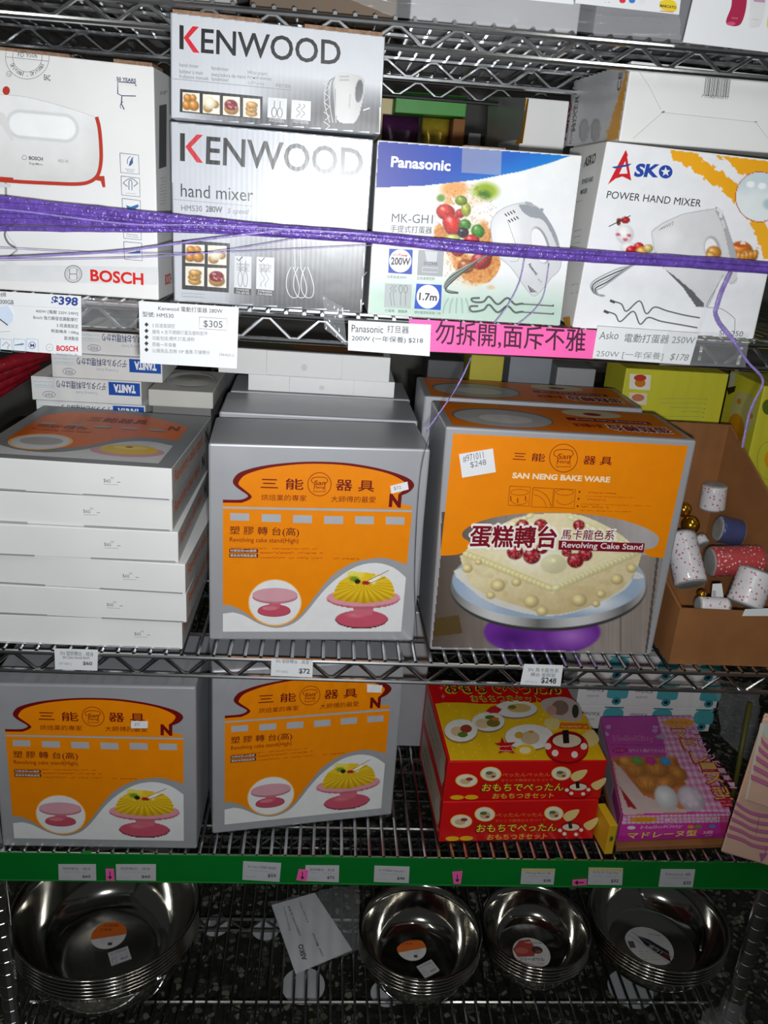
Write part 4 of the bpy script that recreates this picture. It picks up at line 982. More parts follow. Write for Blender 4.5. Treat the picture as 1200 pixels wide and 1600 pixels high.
# ---- wide revolving cake stand carton, front and the one behind
RVQ = cc(B3, [(148, 278), (1172, 335), (985, 1212), (82, 1192)])
rv = pbox('cake_stand_carton', 'tall orange cake stand carton with large white cream cake picture', 'carton', None, *RVQ, Z2, 0.028, 0.034, 0.145, SILVER, bev=0.003)
a = rv.art('front', B3)
def revpic(R):
    X, Y = R.X, R.Y
    R.m = R.inpoly([(128, 625), (1080, 625), (1035, 812), (968, 1203), (88, 1178), (125, 803)])
    n = R.noise(7, 160, 3); n2 = R.noise(60, 300, 7)
    R.blend(n*.5, (120, 108, 98)); R.blend(n2*.4, (176, 168, 164))
    R.blend(np.clip((420-X)/320, 0, 1)*.85, (70, 58, 50)); R.blend((np.abs(X-1012+(Y-800)*.12) < 5)*.7, (60, 56, 56)); R.blend((np.abs(X-860) < 4)*(Y > 1000)*.5, (80, 76, 76))
    R.blend(np.clip((X-700)/250, 0, 1)*(Y < 800)*.6, (196, 194, 196))
    R.poly([(100, 1060), (200, 1045), (215, 1120), (95, 1135)], (80, 60, 20), .7)
    # purple foot
    R.blend(np.clip((1-R.d(540, 1115, 245, 100))/.06, 0, 1), (112, 48, 150)); R.ell(660, 1130, 110, 60, (170, 110, 198), soft=.9); R.ell(420, 1140, 110, 60, (80, 28, 118), soft=.9)
    # steel plate
    R.blend(np.clip((1-R.d(565, 935, 404, 178))/.02, 0, 1), (60, 58, 58)); R.blend(np.clip((1-R.d(565, 930, 402, 170))/.02, 0, 1)*np.clip(.35+.65*np.abs(np.sin((X-180)/110.)), 0, 1), (206, 206, 204))
    R.blend(np.clip((1-R.d(567, 905, 396, 158))/.02, 0, 1), (196, 206, 218)); R.blend(np.clip((1-R.d(567, 905, 396, 158))/.02, 0, 1)*R.noise(150, 300, 11)*.8, (116, 146, 180)); R.blend(np.clip((1-R.d(567, 905, 396, 158))/.02, 0, 1)*np.clip(1-R.d(760, 1000, 160, 60), 0, 1), (246, 246, 246))
    # doily
    e = R.inpoly(spline([(222, 850), (260, 950), (380, 1015), (560, 1050), (720, 1020), (880, 940), (918, 870), (900, 900)], 4, True)); R.blend(e*.9, (226, 220, 206))
    # cake: diamond seen over a corner
    top = spline([(232, 788), (300, 730), (420, 655), (560, 632), (700, 640), (840, 705), (920, 775), (900, 800), (600, 945), (560, 945)], 4, True)
    side = spline([(230, 785), (560, 940), (610, 940), (920, 785), (918, 870), (850, 950), (720, 1015), (580, 1045), (480, 1020), (320, 965), (240, 905)], 3, True)
    s_ = R.inpoly(side); t = R.inpoly(top)
    n = R.noise(12, 12, 5); n3 = R.noise(30, 24, 8)
    R.blend(s_*1.0, (226, 210, 164)); R.blend(s_*n*.5, (244, 232, 196)); R.blend(s_*np.clip((Y-900)/130, 0, 1)*.45, (186, 160, 106)); R.blend(s_*np.clip((n3-.5)*3, 0, 1)*.35, (196, 172, 116)); R.blend(s_*(X > 600)*.22, (204, 180, 126))
    R.blend(t*1.0, (240, 230, 192)); R.blend(t*n*.45, (224, 204, 148)); R.blend(t*np.clip(1-R.d(520, 810, 160, 70), 0, 1), (248, 246, 232))
    for i in range(20):      # piped border
        u = i/19.; R.ball(238+u*330, 800+u*135, 26, 15, (236, 218, 160), rot=.4, dark=.8); R.ball(918-u*320, 795+u*140, 24, 15, (240, 224, 170), rot=-.4, dark=.82)
    for i in range(12):
        u = i/11.; R.ball(250+u*240, 760-u*118, 20, 11, (236, 222, 172), rot=-.4, dark=.84); R.ball(660+u*250, 650+u*125, 20, 12, (238, 224, 176), rot=.4, dark=.84)
    for (x, y, r) in ((280, 830, 16), (360, 925, 32), (435, 912, 22), (495, 990, 34), (540, 1030, 26), (235, 855, 24), (690, 985, 34), (780, 960, 22), (845, 900, 28), (905, 855, 24), (760, 1000, 18), (330, 965, 20)): R.ball(x, y, r, r*.85, (232, 210, 152), dark=.72)
    for k in range(5): R.ball(588, 838-k*3, 58-k*10, 42-k*7, (240, 230, 186), dark=.84)
    for (x, y, r) in ((430, 790, 36), (498, 806, 38), (540, 775, 26), (676, 824, 36), (715, 800, 32), (535, 680, 30), (460, 680, 28), (690, 680, 26), (640, 790, 22)):
        R.ball(x, y, r, r*.9, (164, 34, 42)); d = R.d(x, y, r, r*.9); R.blend((d < .9)*(R.noise(6, 6, 4) > .62)*.5, (226, 150, 150))
a.ras(84, 622, 1082, 1208, 3.6, revpic, base=(150, 138, 130))
a.poly([(178, 306), (1135, 356), (1035, 813)]+[tuple(p) for p in spline([(1035, 813), (985, 808), (960, 794), (958, 779), (995, 772), (1016, 745), (1008, 720), (955, 688), (850, 655), (700, 633), (520, 629), (380, 641), (280, 667), (222, 700), (216, 728), (240, 745), (244, 762), (225, 786), (190, 800), (125, 804)], 3)], OR)
a.text('三 能', 420, 414, 550, 421, 33, DKR, 0.02); a.text('器 具', 706, 431, 822, 436, 34, DKR, 0.02); sn_logo(a, 627, 406, 57, (150, 50, 6), 3)
a.text('SAN NENG BAKE WARE', 417, 488, 815, 506, 24, (246, 226, 190), 0.04)
for q in ([(408, 520), (492, 524), (486, 602), (401, 598)], [(503, 526), (586, 530), (580, 608), (496, 604)], [(591, 530), (676, 534), (670, 611), (584, 607)]): a.frame(q, 2.5, (150, 64, 4))
for cx in (448, 632): a.ring(cx, 545, 36, 12, 2, (160, 70, 6)); a.ring(cx, 575, 34, 20, 2, (160, 70, 6), 0.1, math.pi-.1)
for x, d_ in ((412, 0), (440, 8), (472, 0)): a.line([(x, 560+d_), (x, 580+d_)], 4, (140, 50, 4))
a.ring(500, 610, 76, 76, 2.5, (160, 70, 6), -math.pi/2+.1, -.1); a.ring(500, 610, 56, 56, 2, (160, 70, 6), -math.pi/2+.1, -.1)
for i, (y, x1) in enumerate(((548, 845), (562, 920), (576, 800), (594, 985), (606, 810), (620, 905))):
    if i % 2 == 0: a.ell(692-i*2, y-5, 4, 4, (120, 40, 6))
    a.tiny(704-i*2+(0 if i % 2 == 0 else 0), y, x1, y+(x1-700)*.03, 11 if i % 2 == 0 else 7, (160, 66, 6))
for t, x0, y0, x1, y1, h, b_ in (('蛋糕轉台', 243, 768, 592, 774, 92, .05), ('馬卡龍色系', 613, 738, 832, 741, 44, .035)): a.text(t, x0-4, y0+5, x1+5, y1+5, h+9, (246, 242, 236), b_*2.2)
for t, x0, y0, x1, y1, h, b_ in (('蛋糕轉台', 243, 766, 592, 772, 88, .045), ('馬卡龍色系', 615, 736, 830, 739, 41, .02)): a.text(t, x0, y0, x1, y1, h, (128, 18, 36), b_)
a.k += 2; a.b = 'title_bar'; a.poly([(607, 740), (957, 752), (952, 790), (605, 778)], (128, 16, 36)); a.b = 'printed_panel'
a.text('Revolving Cake Stand', 617, 776, 945, 786, 31, (240, 232, 232), 0.012, bucket='title_words')
a.done({'title_words': 'lettering'})
sticker(rv, [(200, 388), (338, 365), (350, 461), (213, 484)], B3, [('#971011', 218, 424, 302, 406, 30, PEN), ('$248', 248, 446, 312, 434, 26, PEN)])
def rev_top(bx, art=None):
    Q = bx.face('top').art; a = Art(Face([bx.K[0], bx.K[1], bx.F[1], bx.F[0]], [(0, 0), (100, 0), (100, 45), (0, 45)]), bx.o)
    a.rect(3, 2.5, 97, 42.5, (226, 116, 4)); a.ell(26, 25, 21, 16, (120, 118, 114)); a.ell(26, 26, 20, 14.5, (176, 176, 174)); a.ell(27, 27, 11, 7, (206, 206, 204))
    a.ell(68, 9, 13, 7, (214, 200, 160)); a.ell(68, 10, 4, 2.6, (150, 40, 44)); a.rect(54, 18, 90, 23, (128, 18, 36)); a.text('Revolving Cake Stand', 88, 19, 58, 19, 2.6, (240, 232, 232))
    a.text('蛋糕轉台', 94, 26.5, 68, 26.5, 10.6, (240, 236, 230), .08); a.text('蛋糕轉台', 93.7, 27, 68.3, 27, 9.6, (128, 18, 36), .04); a.text('馬卡龍色系', 66, 28, 54, 28, 5.4, (128, 18, 36), .02)
    a.done()
rev_top(rv)
rb = gbox('cake_stand_carton', 'orange-topped cake stand carton behind the cream cake carton', 'carton', None, 0.009, 0.196, Z2, 0.325, 0.14, 0.322, -0.01, SILVER, 0.003); rev_top(rb)

# ---- stack of six low white cartons
mats_lo = WHITE
TX = [(-0.3195, 0.000), (-0.3205, 0.003), (-0.3135, 0.002), (-0.3045, -0.002), (-0.3040, 0.000), (-0.3105, 0.004)]
H6 = 0.0428
names6 = ['topmost of the six low white cartons, lid with orange panel showing', 'second low white carton from the top of the stack', 'third low white carton from the top of the stack',
          'fourth low white carton from the top of the stack', 'fifth low white carton from the top of the stack', 'bottom low white carton of the stack, resting on the wire shelf']
for i in range(6):
    xr, yf = TX[i]; z = Z2+(5-i)*H6; wdt = 0.252; yaw = -0.05+0.02*(i % 3)
    e = np.array([math.cos(yaw), math.sin(yaw), 0]); q = np.array([-math.sin(yaw), math.cos(yaw), 0]); fr = np.array([xr, yf+.004, z]); fl_ = fr-e*wdt; up = np.array([0, 0, H6-.0006])
    b_ = Box('cake_stand_carton', names6[i], 'carton', 'stack of low white cartons', [fl_+up, fr+up, fr, fl_], q*0.262, WHITE, 0.0012)
    # side lettering, front sticker marks, tuck flap slot
    a = Art(Face([b_.F[1], b_.K[1], b_.K[2], b_.F[2]], [(0, 0), (100, 0), (100, 16), (0, 16)]), b_.o)
    a.rect(0.5, .3, 99.5, 15.7, (170, 170, 168)); a.text('Revolving cake stand', 6, 11, 74, 11, 8, (206, 96, 20), .02); a.text('N', 82, 11, 90, 11, 8, (60, 40, 40), .04); a.done()
    a = Art(Face(b_.F, [(0, 0), (100, 0), (100, 16), (0, 16)]), b_.o)
    u = (66.5, 56, 63, 68, 59, 75)[i]
    a.text('$60', u, 9, u+3.4, 9.2, 2.0, PEN); a.text('00', u+3.4, 7.0, u+5, 7.0, 1.1, (150, 150, 156)); a.line([(u, 9.8), (u+7, 9.7)], .18, (150, 150, 156)); a.text('-', u+6.6, 8.5, u+8.2, 8.5, .3, PEN)
    a.done({'lettering': 'pencilled_price'})
    for u0, u1 in ((0.0, 0.28), (0.56, 0.985)):
        mb = MB()
        p0 = b_.F[3]+(b_.F[2]-b_.F[3])*u0; p1 = b_.F[3]+(b_.F[2]-b_.F[3])*u1; o_ = -q*0.0006
        mb.hexa([p0+o_, p1+o_, p1+q*.01, p0+q*.01, p0+o_+up*.055, p1+o_+up*.055, p1+q*.01+up*.055, p0+q*.01+up*.055])
        mb.obj('tuck_flap_slot', SILVER, b_.o)
    if i == 0: top6 = b_
    if i in (0, 1, 5):
        a = Art(Face([b_.K[0], b_.K[1], b_.F[1], b_.F[0]], [(0, 0), (100, 0), (100, 98), (0, 98)]), b_.o, k0=6)
        a.rect(0, 0, 100, 98, (128, 130, 132))
        if i == 0:
            OR2 = (224, 104, 8)
            a.poly([(8, 20)]+[tuple(p) for p in spline([(18, 10), (40, 6), (62, 8), (82, 18), (92, 26)], 4)]+[(92, 52)]+[tuple(p) for p in spline([(92, 52), (76, 50), (62, 56), (48, 72), (30, 80), (14, 76), (7, 68)], 4)], OR2)
            a.poly([(7, 78)]+[tuple(p) for p in spline([(18, 84), (34, 86), (50, 78), (64, 62), (78, 57), (92, 62)], 4)]+[(92, 92), (7, 92)], (206, 206, 206))
            a.ell(25, 69, 16, 14, (240, 190, 120)); a.ell(25, 69, 14.5, 12.5, (214, 214, 214)); a.ell(25, 68, 11, 7, (176, 172, 172))
            a.ell(72, 76, 19, 9, (206, 150, 160)); a.ell(72, 73, 15, 8, (226, 186, 40)); a.ell(72, 70, 9, 3, (236, 206, 90)); a.ell(71, 69, 2, 1.2, (150, 40, 40))
            a.text('三能器具', 34, 26, 68, 26, 9, DKR, .02); a.text('塑膠轉台', 12, 44, 40, 44, 6, DKR); a.text('Revolving cake stand', 12, 50, 44, 50, 4, DKR); a.text('N', 82, 34, 88, 34, 8, DKR, .05)
            for k in range(5): a.rect(12+k*15, 34, 21+k*15, 37.5, (156, 158, 160))
        a.done()

# ---- kitchen scale boxes stacked behind it
def scale_box(b_, vis):
    if not vis: return
    a = Art(Face(b_.F, [(0, 0), (174, 0), (174, 34), (0, 34)]), b_.o)
    T = (70, 76, 120)
    a.poly([(122, 2), (172, 2), (172, 21), (122, 21)], (24, 82, 176)); a.text('TANITA', 165, 5, 130, 5, 12, (246, 246, 250), .06)
    a.text('デジタルお料理はかり', 118, 4, 40, 4, 11, T, .02); a.text('Cooking Scale', 104, 17, 70, 17, 5, (170, 172, 190))
    a.frame([(2, 2), (38, 2), (38, 15), (2, 15)], .5, (180, 196, 210)); a.tiny(4, 8, 36, 8, 3, (150, 190, 214)); a.tiny(4, 13, 36, 13, 3, (150, 190, 214)); a.ring(27, 25, 10, 4.5, .7, (120, 124, 150)); a.text('家庭用', 33, 23, 21, 23, 5, (110, 112, 140))
    a.done()
zs = Z2; hs = 0.0405
YB = 0.30
labs = {9: 'white kitchen scale box, topmost of the stack behind the $398 card', 8: 'white kitchen scale box shoved sideways, second in its stack', 7: 'white kitchen scale box jutting out to the side of its stack, below the shoved one', 6: 'white kitchen scale box, its upside-down lettering half hidden by the orange lid'}
n10 = 10
ztop = onY(127, 515, YB)[2]; hs = (ztop-Z2)/n10
xs = {9: onY(118, 530, YB)[0], 8: onY(80, 560, YB)[0], 7: onY(48, 590, YB)[0], 6: onY(56, 625, YB)[0]}
xe = {9: onY(262, 530, YB)[0], 8: onY(256, 590, YB)[0], 7: onY(219, 600, YB)[0], 6: onY(226, 630, YB)[0]}
WS = np.mean([xe[k]-xs[k] for k in (8, 7, 6)])
gbox('storage_carton', 'plain carton under the stack of kitchen scale boxes', 'carton', None, xs[6], YB, Z2, WS, .13, 6*hs-.0008, 0, mat('grey_board', (120, 120, 118), .6, nscale=10, namt=.06))
for k in range(6, n10):
    x0 = xs.get(k, xs[6])
    b_ = gbox('kitchen_scale_box', labs.get(k, 'white kitchen scale box low in the stack, behind the low white cartons'), 'box', 'stack of kitchen scale boxes', x0, YB+(0.0 if k != 9 else .006), Z2+k*hs, WS, 0.13, hs-.0006, 0.0, WHITE, 0.001)
    scale_box(b_, k >= 6)
# red film wrapped bundles far left
root = tag(empty('red_ribbon_bundle', tuple(onY(30, 600, 0.33))), 'dark red film-wrapped bundle beside the kitchen scale boxes', 'bundle')
RD = mat('dark_red_film', (132, 22, 34), 0.25, nscale=60, namt=0.35, bump=.6, bscale=90)
for k, (x0, y0, x1, y1) in enumerate(((-90, 605, 85, 548), (-90, 628, 78, 556), (-90, 652, 60, 572), (-90, 668, 45, 586))):
    mb = MB(); p0 = onY(x0, y0, .30+k*.01); p1 = onY(x1, y1, .40+k*.008); mb.tube([p0, p0*.66+p1*.34+[0, 0, .004], p0*.33+p1*.67+[0, 0, .004], p1], [.010, .012, .011, .006], 8); mb.obj('ribbon_roll', RD, root, smooth=True)
# dark carton under the ribbons
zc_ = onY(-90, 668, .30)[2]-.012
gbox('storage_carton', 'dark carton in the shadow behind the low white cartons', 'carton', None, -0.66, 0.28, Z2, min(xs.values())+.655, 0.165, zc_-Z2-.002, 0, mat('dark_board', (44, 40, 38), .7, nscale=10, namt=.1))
# clear-lidded tray box on a carton
pz = onY(232, 633, .295)[2]
t0 = onY(228, 600, .30); x0 = onY(232, 633, .295)[0]; x1 = -.307; x0 = max(x0, max(xs[6], xs[7])+WS+.003)
gbox('storage_carton', 'plain grey carton under the clear-windowed tray box', 'carton', None, x0+.004, .302, Z2, x1-x0-.008, .15, pz-Z2-.002, 0, mat('grey_board', (120, 120, 118), .6, nscale=10, namt=.06))
tb = gbox('tray_box', 'grey-white tray box with clear oval window in its lid', 'box', None, x0, .295, pz-.001, x1-x0, .16, .026, 0.0, mat('pale_board', (206, 204, 196), .4, nscale=12, namt=.05))
a = Art(Face([tb.K[0], tb.K[1], tb.F[1], tb.F[0]], [(0, 0), (100, 0), (100, 80), (0, 80)]), tb.o); a.ell(56, 38, 38, 28, (120, 116, 100)); a.ell(56, 40, 34, 24, (150, 136, 106)); a.ell(60, 46, 18, 8, (176, 140, 90)); a.ell(45, 38, 12, 8, (110, 120, 80)); a.done({'printed_panel': 'tray_contents'})
c_ = (tb.K[0]+tb.K[1]+tb.F[0]+tb.F[1])/4
mb = MB(); prof = [(0.0001, .016), (.03, .0155), (.042, .013), (.05, .005), (.052, .0005)]
mb.lathe(prof, 32, (0, 0, 0)); v = np.array(mb.v); v[:, 2] *= .6; v[:, 0] = v[:, 0]*.8+c_[0]+.004; v[:, 1] = v[:, 1]*.9+c_[1]; v[:, 2] += c_[2]; mb.v = [tuple(p) for p in v]
mb.obj('clear_window', clear('clear_dome', .22, .06, bump=.1), tb.o, smooth=True)

# ---- display carton with rolls
p_fl = onY(1060, 951, .012); p_bl = onY(1041, 1046, .012); xl, zf = (p_bl[0]+p_fl[0])/2+.002, p_fl[2]
xr, dpt = xl+.175, .24
zb_ = onY(1122, 662, .012+dpt)[2]
root = tag(empty('display_carton', (xl+.0875, .13, Z2)), 'open brown display carton full of wrapped rolls, beside the cream cake carton', 'carton')
def slab(pts2, y0, y1, name):       # panel: polygon extruded in y
    mb = MB(); n = len(pts2); v = [(x, y0, z) for x, z in pts2]+[(x, y1, z) for x, z in pts2]
    mb.add(v, [tuple(range(n)), tuple(range(n, 2*n))[::-1]]+[(i, i+n, (i+1) % n+n, (i+1) % n) for i in range(n)]); return mb.obj(name, KRAFT, root)
def slabx(pts2, x0, x1, name):
    mb = MB(); n = len(pts2); v = [(x0, y, z) for y, z in pts2]+[(x1, y, z) for y, z in pts2]
    mb.add(v, [tuple(range(n))[::-1], tuple(range(n, 2*n))]+[(i, (i+1) % n, (i+1) % n+n, i+n) for i in range(n)]); return mb.obj(name, KRAFT, root)
T_ = .004; yf = .012; yb = yf+dpt
xr, xrb = .566, .500; zfr = .125
slab([(xl, Z2), (xr, Z2), (xr, zf-.002), (xl, zf)], yf, yf+T_, 'front_panel'); slab([(xl, Z2), (xrb, Z2), (xrb, zb_), (xl, zb_)], yb-T_, yb, 'back_panel')
slabx([(yf+T_, Z2), (yb-T_, Z2), (yb-T_, zb_), (yf+.10, zf+.02), (yf+T_, zf)], xl, xl+T_, 'side_panel')
mb = MB(); mb.hexa([(xr-T_, yf+T_, Z2), (xr, yf+T_, Z2), (xrb, yb-T_, Z2), (xrb-T_, yb-T_, Z2), (xr-T_, yf+T_, zfr), (xr, yf+T_, zfr), (xrb, yb-T_, zb_), (xrb-T_, yb-T_, zb_)]); mb.obj('side_panel', KRAFT, root)
mb = MB(); mb.hexa([(xl+T_, yf+T_, Z2), (xr-T_, yf+T_, Z2), (xrb-T_, yb-T_, Z2), (xl+T_, yb-T_, Z2), (xl+T_, yf+T_, Z2+.004), (xr-T_, yf+T_, Z2+.004), (xrb-T_, yb-T_, Z2+.004), (xl+T_, yb-T_, Z2+.004)]); mb.obj('base_panel', KRAFT, root)
mb = MB(); q = [onY(x, y, yf-.0006) for x, y in cc(B4, [(690, 1268), (830, 1262), (826, 1300), (676, 1300)])]
lb = Box('shelf_label', None, None, None, q, (0, .0004, 0), WHITEPAPER, bev=0); lb.o.parent = root; lb.o.location = Vector(lb.o.location)-root.location
# rolls in the carton
def dots(name, base, dot, scale):
    m = bpy.data.materials.new(name); m.use_nodes = True; nt = m.node_tree; b = nt.nodes['Principled BSDF']
    tc = nt.nodes.new('ShaderNodeTexCoord'); v = nt.nodes.new('ShaderNodeTexVoronoi'); v.inputs['Scale'].default_value = scale; nt.links.new(tc.outputs['Object'], v.inputs['Vector'])
    r = nt.nodes.new('ShaderNodeValToRGB'); e = r.color_ramp.elements; e[0].position = .22; e[0].color = tuple(lin(dot))+(1,); e[1].position = .3; e[1].color = tuple(lin(base))+(1,); nt.links.new(v.outputs['Distance'], r.inputs[0])
    nt.links.new(r.outputs[0], b.inputs['Base Color']); b.inputs['Roughness'].default_value = .35; b.inputs['Coat Weight'].default_value = .3; return m
WD = dots('white_dotted_wrap', (226, 222, 224), (190, 96, 120), 160); RDOT = dots('red_dotted_wrap', (190, 16, 22), (240, 214, 214), 190); BLU = mat('blue_foil_wrap', (14, 36, 116), .22, nscale=90, namt=.3, bump=.5, bscale=150, metal=.3)
CUP = mat('cup_end', (150, 154, 150), .3, nscale=60, namt=.2)
FILM2 = clear('wrap_film', .07, .1)
def roll(name, label, p0, p1, r0, r1, m, group='wrapped rolls in the display carton', film_=True):
    p0, p1 = np.array(p0), np.array(p1); c = (p0+p1)/2
    root_ = tag(empty(name, tuple(c)), label, 'roll', group)
    mb = MB(); N = 14
    P = [p0+(p1-p0)*i/N for i in range(N+1)]; R_ = [(r0+(r1-r0)*i/N)*(1.0 if i % 2 else .965) for i in range(N+1)]
    mb.tube(P, R_, 18); mb.obj('paper_cups', m, root_, smooth=True)
    t = (p1-p0)/np.linalg.norm(p1-p0)
    for s_, pp, rr in ((-1, p0, r0), (1, p1, r1)):
        mb = MB(); mb.tube([pp+t*s_*.0003, pp+t*s_*.0022], [rr*.92, rr*.82], 18); mb.obj('end_cap', CUP, root_)
    if film_:
        mb = MB(); mb.tube([p0-t*.005, p0-t*.003, p0, (p0+p1)/2, p1, p1+t*.003, p1+t*.005], [r0*.55, r0*.95, r0*1.05, (r0+r1)/2*1.05, r1*1.05, r1*.95, r1*.55], 16); mb.obj('clear_wrap', FILM2, root_, smooth=True)
def Y_(x, y, Y): return onY(x, y, Y)
def cf(pts, k=(1030, 780, 7.06)): return cc(k, pts)
W = lambda x, y, Y: onY(*cc((1030, 780, 7.06), [(x, y)])[0], Y)
roll('baking_cup_roll', 'white dotted roll leaning upright against the brown carton wall', W(580, 100, .216), W(615, -150, .218), .020, .019, WD)
roll('baking_cup_roll', 'dark blue foil roll lying across the carton', W(655, 330, .162), W(885, 375, .160), .0205, .0205, BLU)
roll('baking_cup_roll', 'red dotted roll lying in front of the blue roll', W(570, 690, .114), W(1110, 675, .114), .023, .023, RDOT)
roll('baking_cup_roll', 'long white dotted roll slanting down beside the cream cake carton', W(230, 400, .130), W(350, 930, .080), .0225, .0235, WD)
roll('baking_cup_roll', 'short white dotted roll standing with its open end up', W(940, 1160, .047), W(1080, 800, .062), .0255, .0255, WD)
roll('baking_cup_roll', 'white dotted roll lying low just behind the carton front', W(440, 1170, .033), W(740, 1185, .033), .0125, .0125, WD)
roll('baking_cup_roll', 'small white dotted roll tip between the gold balls and the red roll', W(450, 420, .182), W(480, 490, .174), .009, .011, WD)
GOLD = mat('gold_foil', (206, 148, 40), .18, metal=.9, nscale=40, namt=.2, bump=.3, bscale=60)
for (x, y, Y, r, lb) in ((345, 285, .208, .0145, 'gold foil ball in clear film, beside the slanting white dotted roll'), (272, 115, .226, .012, 'gold foil ball higher up, against the cream cake carton'), (470, 1050, .054, .0065, 'small gold foil ball near the white barcode slip')):
    c = W(x, y, Y); mb = MB(); mb.lathe([(r*math.sin(math.pi*i/10)+1e-5, -r*math.cos(math.pi*i/10)) for i in range(11)], 18, c); o = mb.obj('foil_ball', GOLD, None, True, origin=c); tag(o, lb, 'foil ball', 'gold foil balls in the display carton')
mb = MB(); q = [W(590, 935, .060), W(690, 930, .060), W(712, 1085, .060), W(575, 1090, .060)]
sl = Box('barcode_slip', 'white barcode slip among the wrapped rolls', 'label', None, q, (0, .0006, 0), WHITEPAPER, bev=0)
a = sl.art('front', (1030, 780, 7.06), material=PRINT_MATTE, k0=3)
for i in range(9): a.poly([(585, 1010+i*7), (625, 1011+i*7), (625, 1011+i*7+(2 if i % 3 else 4)), (585, 1010+i*7+(2 if i % 3 else 4))], (70, 70, 74))
a.done({'printed_panel': 'barcode'})
# low filler box that carries the upper rolls
gbox('packing_box', 'brown packing box in the bottom of the display carton', 'box', None, xl+.010, .150, Z2+.005, .09, .085, .085, 0, KRAFT)
# ---- lime boxes behind the carton
TEAL = (60, 130, 120)
lx0 = onY(979, 575, .345); lx1 = onY(1140, 582, .345)
lz = lx0[2]
lm = gbox('lime_box', 'lime green box with small dessert photos, upside down behind the display carton', 'box', None, lx0[0], .345, Z2, lx1[0]-lx0[0], .10, lz-Z2, 0.0, LIME)
a = lm.art('front', (1040, 540, 5))
for i, (y, x0, x1) in enumerate(((410, -40, 310), (445, -40, 300), (480, 40, 295), (512, 120, 288), (548, -40, 282), (582, 30, 276))): a.tiny(x0, y+5, x1, y+8, 9, TEAL, i); a.ell(x1+8, y+12, 4, 4, TEAL)
a.done()
a = lm.art('front', B4); a.poly(spline([(136, 135), (238, 142), (232, 215), (132, 208)], 1, True), (236, 232, 214)); a.ball = None
a.ell(185, 180, 26, 20, (206, 120, 40)); a.ell(185, 155, 30, 16, (196, 60, 40)); a.poly([(132, 225), (220, 230), (214, 285), (130, 280)], (230, 216, 190)); a.ell(175, 250, 30, 18, (196, 120, 90)); a.done()
lb0 = onY(1186, 640, .262)
lm2 = gbox('lime_box', 'lime green box with round food photo, standing beside the display carton', 'box', None, lb0[0], .262, Z2, .11, .12, onY(1142, 583, .36)[2]-Z2, 0.0, LIME)
a = lm2.art('left', (1040, 540, 5))
a.poly(spline([(500, 560), (560, 370), (690, 400), (700, 560), (640, 680), (540, 700)], 3, True), (196, 192, 130)); a.ell(550, 650, 66, 120, (206, 140, 24)); a.ell(575, 435, 16, 24, (206, 130, 40)); a.ell(668, 550, 16, 22, (206, 120, 30)); a.poly([(505, 215), (548, 220), (530, 330), (500, 325)], (200, 200, 196)); a.poly([(480, 330), (552, 315), (540, 360), (490, 385)], (60, 40, 24)); a.done()
a = lm2.art('front', (1040, 540, 5)); a.ring(800, 900, 84, 148, 4, (150, 150, 60)); a.ell(812, 890, 40, 66, (226, 160, 20)); a.ell(800, 480, 46, 60, (92, 110, 30)); a.text('cereal', 700, 1100, 800, 1106, 20, (130, 132, 50)); a.done()
# small stock at the back of the shelf, seen over the orange tops
for i, (x, w_, c, lb) in enumerate(((0.03, .06, (60, 60, 64), 'dark grey small box at the back, over the orange tops'), (0.10, .055, (170, 160, 40), 'dull yellow small box at the back, over the orange tops'), (0.165, .07, (120, 124, 130), 'blue-grey small box at the back, over the orange tops'), (0.245, .065, (140, 140, 142), 'pale grey small box at the back, over the orange tops'))):
    gbox('stock_box', lb, 'box', None, x, .365, Z2, w_, .075, .345+.012*(i % 3), 0, mat('stock_'+str(i), c, .5, nscale=14, namt=.1))
# ================================================================== lip tags, middle shelf
def lip_tag(q, Y, label, lines, crop, price, px_, tint=None, group=None, name='price_tag'):
    b = card(name, label, 'price tag', group, q, Y, tint or WHITEPAPER)
    a = b.art('front', crop, material=PRINT_MATTE, k0=4)
    for (t, x0, y0, x1, y1, h, col) in lines: a.text(t, x0, y0, x1, y1, h, col)
    x0, y0, x1, y1, h = px_; a.text(price, x0, y0, x1, y1, h, (50, 50, 54), .02)
    a.done(); return b
G = (110, 110, 114); DK = (70, 70, 74)
L7 = (0, 980, 2); L8 = (560, 980, 1.875)
lip_tag(cc(L7, [(170, 67), (306, 71), (304, 136), (172, 131)]), -0.0065, 'white price tag below the stack of low white cartons', [('SN 塑膠轉台 - 矮身', 188, 87, 292, 92, 14, G), ('SN Cake Swivel-Short', 196, 98, 280, 100, 9, DK), ('(971001)', 184, 119, 224, 121, 10, (150, 150, 154))], L7, '$60', (259, 119, 288, 121, 13))
lip_tag(cc(L7, [(848, 98), (978, 104), (976, 157), (846, 152)]), -0.0065, 'white price tag below the orange-fronted silver carton on the middle shelf', [('SN 塑膠轉台 - 高身', 862, 111, 966, 116, 12, G), ('(971002)', 862, 143, 900, 145, 9, (150, 150, 154))], L7, '$72', (934, 146, 968, 148, 18))
lip_tag(cc(L8, [(486, 108), (600, 112), (592, 173), (474, 168)]), -0.0065, 'white price tag below the cream cake carton', [('SN 馬卡龍色系', 496, 130, 586, 134, 13, G), ('轉台·蛋糕架', 504, 144, 576, 147, 12, G), ('(971011)', 488, 164, 522, 166, 8, (160, 160, 164))], L8, '$248', (534, 165, 578, 168, 19))

